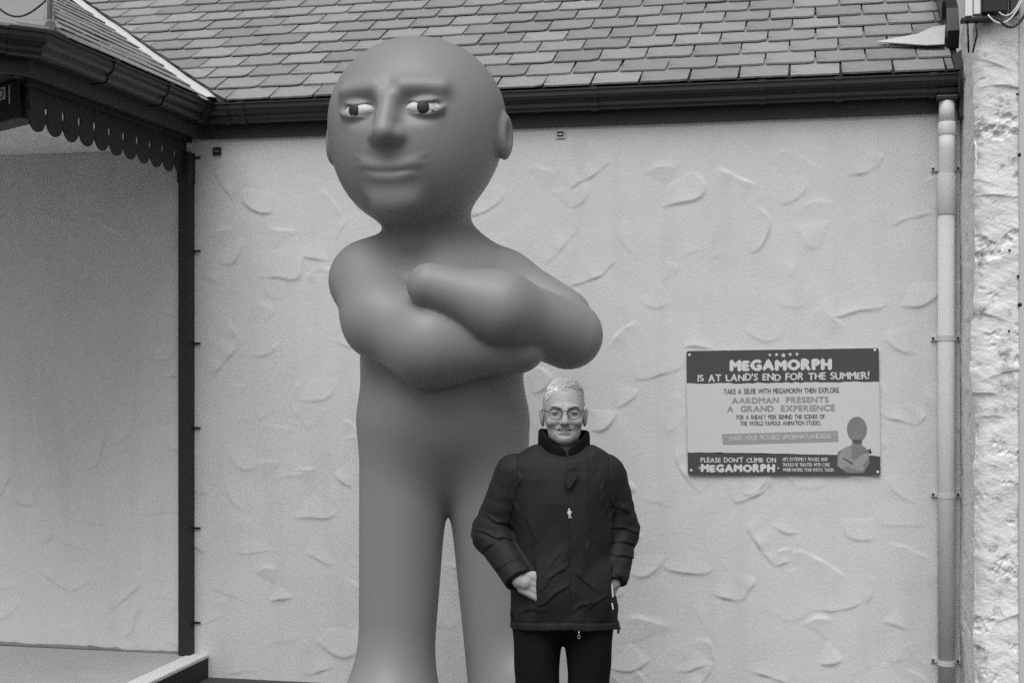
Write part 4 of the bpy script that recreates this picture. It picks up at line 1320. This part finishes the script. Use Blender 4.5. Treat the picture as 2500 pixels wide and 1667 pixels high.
for (xa, za, xb, zb) in ((.160, .985, .163, .945), (.160, .925, .164, .905)):   # pale piping at the pocket
    bm = bmesh.new(); tube(bm, [(xa - .006, -.098, za), (xb - .006, -.098, zb)], .0022, 6); link('pocket_zip', bm_mesh('pocket_zip', bm), jk, 'pvc')
# little walking figure emblem on the chest
bm = bmesh.new()
def ep(px, py): return ((px - 880) * 2.978e-4 * .9408 / .9408 * 1.37 * .95 + .002, 0, 1.222 - (py - 140) * 2.978e-4 * 1.37 * .95)
def eflat(pts):
    vs = []
    for px, py in pts:
        q = ep(px, py); xx = q[0] + .012
        w_, d_ = torso_prof(np.array(q[2])); yy = -float(d_) * math.sqrt(max(0, 1 - (xx / float(w_)) ** 2)) - .0075
        vs.append(bm.verts.new((xx, yy, q[2])))
    bm.faces.new(vs)
eflat([(876 + 7 * math.cos(i * .7854), 106 + 8 * math.sin(i * .7854)) for i in range(8)])
eflat([(868, 115), (886, 115), (890, 140), (887, 152), (872, 152), (868, 140)])
eflat([(868, 116), (861, 132), (862, 148), (867, 148), (868, 132)])
eflat([(886, 116), (895, 126), (901, 136), (897, 139), (889, 132)])
eflat([(873, 151), (881, 151), (880, 168), (879, 182), (872, 182), (873, 168)])
eflat([(881, 151), (887, 150), (893, 166), (899, 180), (893, 183), (886, 168)])
link('emblem', bm_mesh('emblem', bm), jk, 'white')
# --- trousers and shoes
def trouser_sdf(x, y, z):
    d = None
    for s, cx, kx, rk in ((-1, -.094, -.090, .068), (1, .088, .084, .064)):
        l_ = smin(cap(x, y, z, (cx * .93, .0, .85), (kx, -.005, .60), .0865, rk), cap(x, y, z, (kx, -.005, .60), (s * .092, .015, .10), rk, .058), .03)
        d = l_ if d is None else smin(d, l_, .02)
    d = smin(d, ell(x, y, z, (0, .0, .89), (.172, .112, .10)), .03)
    d = d - .0022 * wob(x, y, z, 28, 9) - .002 * np.sin(60 * z + 20 * x) * smooth01((.75 - z) / .2)
    return np.maximum(np.maximum(d, z - .93), .05 - z)
V, Q = surface_nets(trouser_sdf, axis((-.2, .2, .0075)), axis((-.13, .14, .0075)), axis((.03, .95, .009)), 1)
link('trousers', mesh_np('trousers', V, Q), man, 'trouser')
def shoe_sdf(x, y, z):
    d = smin(cap(x, y, z, (0, .06, .04), (0, -.10, .03), .044, .042), ell(x, y, z, (0, .02, .075), (.042, .055, .045)), .03)
    return np.maximum(d, -z)
V, Q = surface_nets(shoe_sdf, axis((-.07, .07, .008)), axis((-.17, .13, .008)), axis((-.02, .14, .008)), 1)
sme = mesh_np('shoe', V, Q); sme.materials.append(M['shoe'])
for s in (-1, 1):
    o = link('shoe', sme, man); o.location = (s * .095, 0, 0.001); o.rotation_euler = (0, 0, R(8 * s))
print('slates', n_main, n_wing)
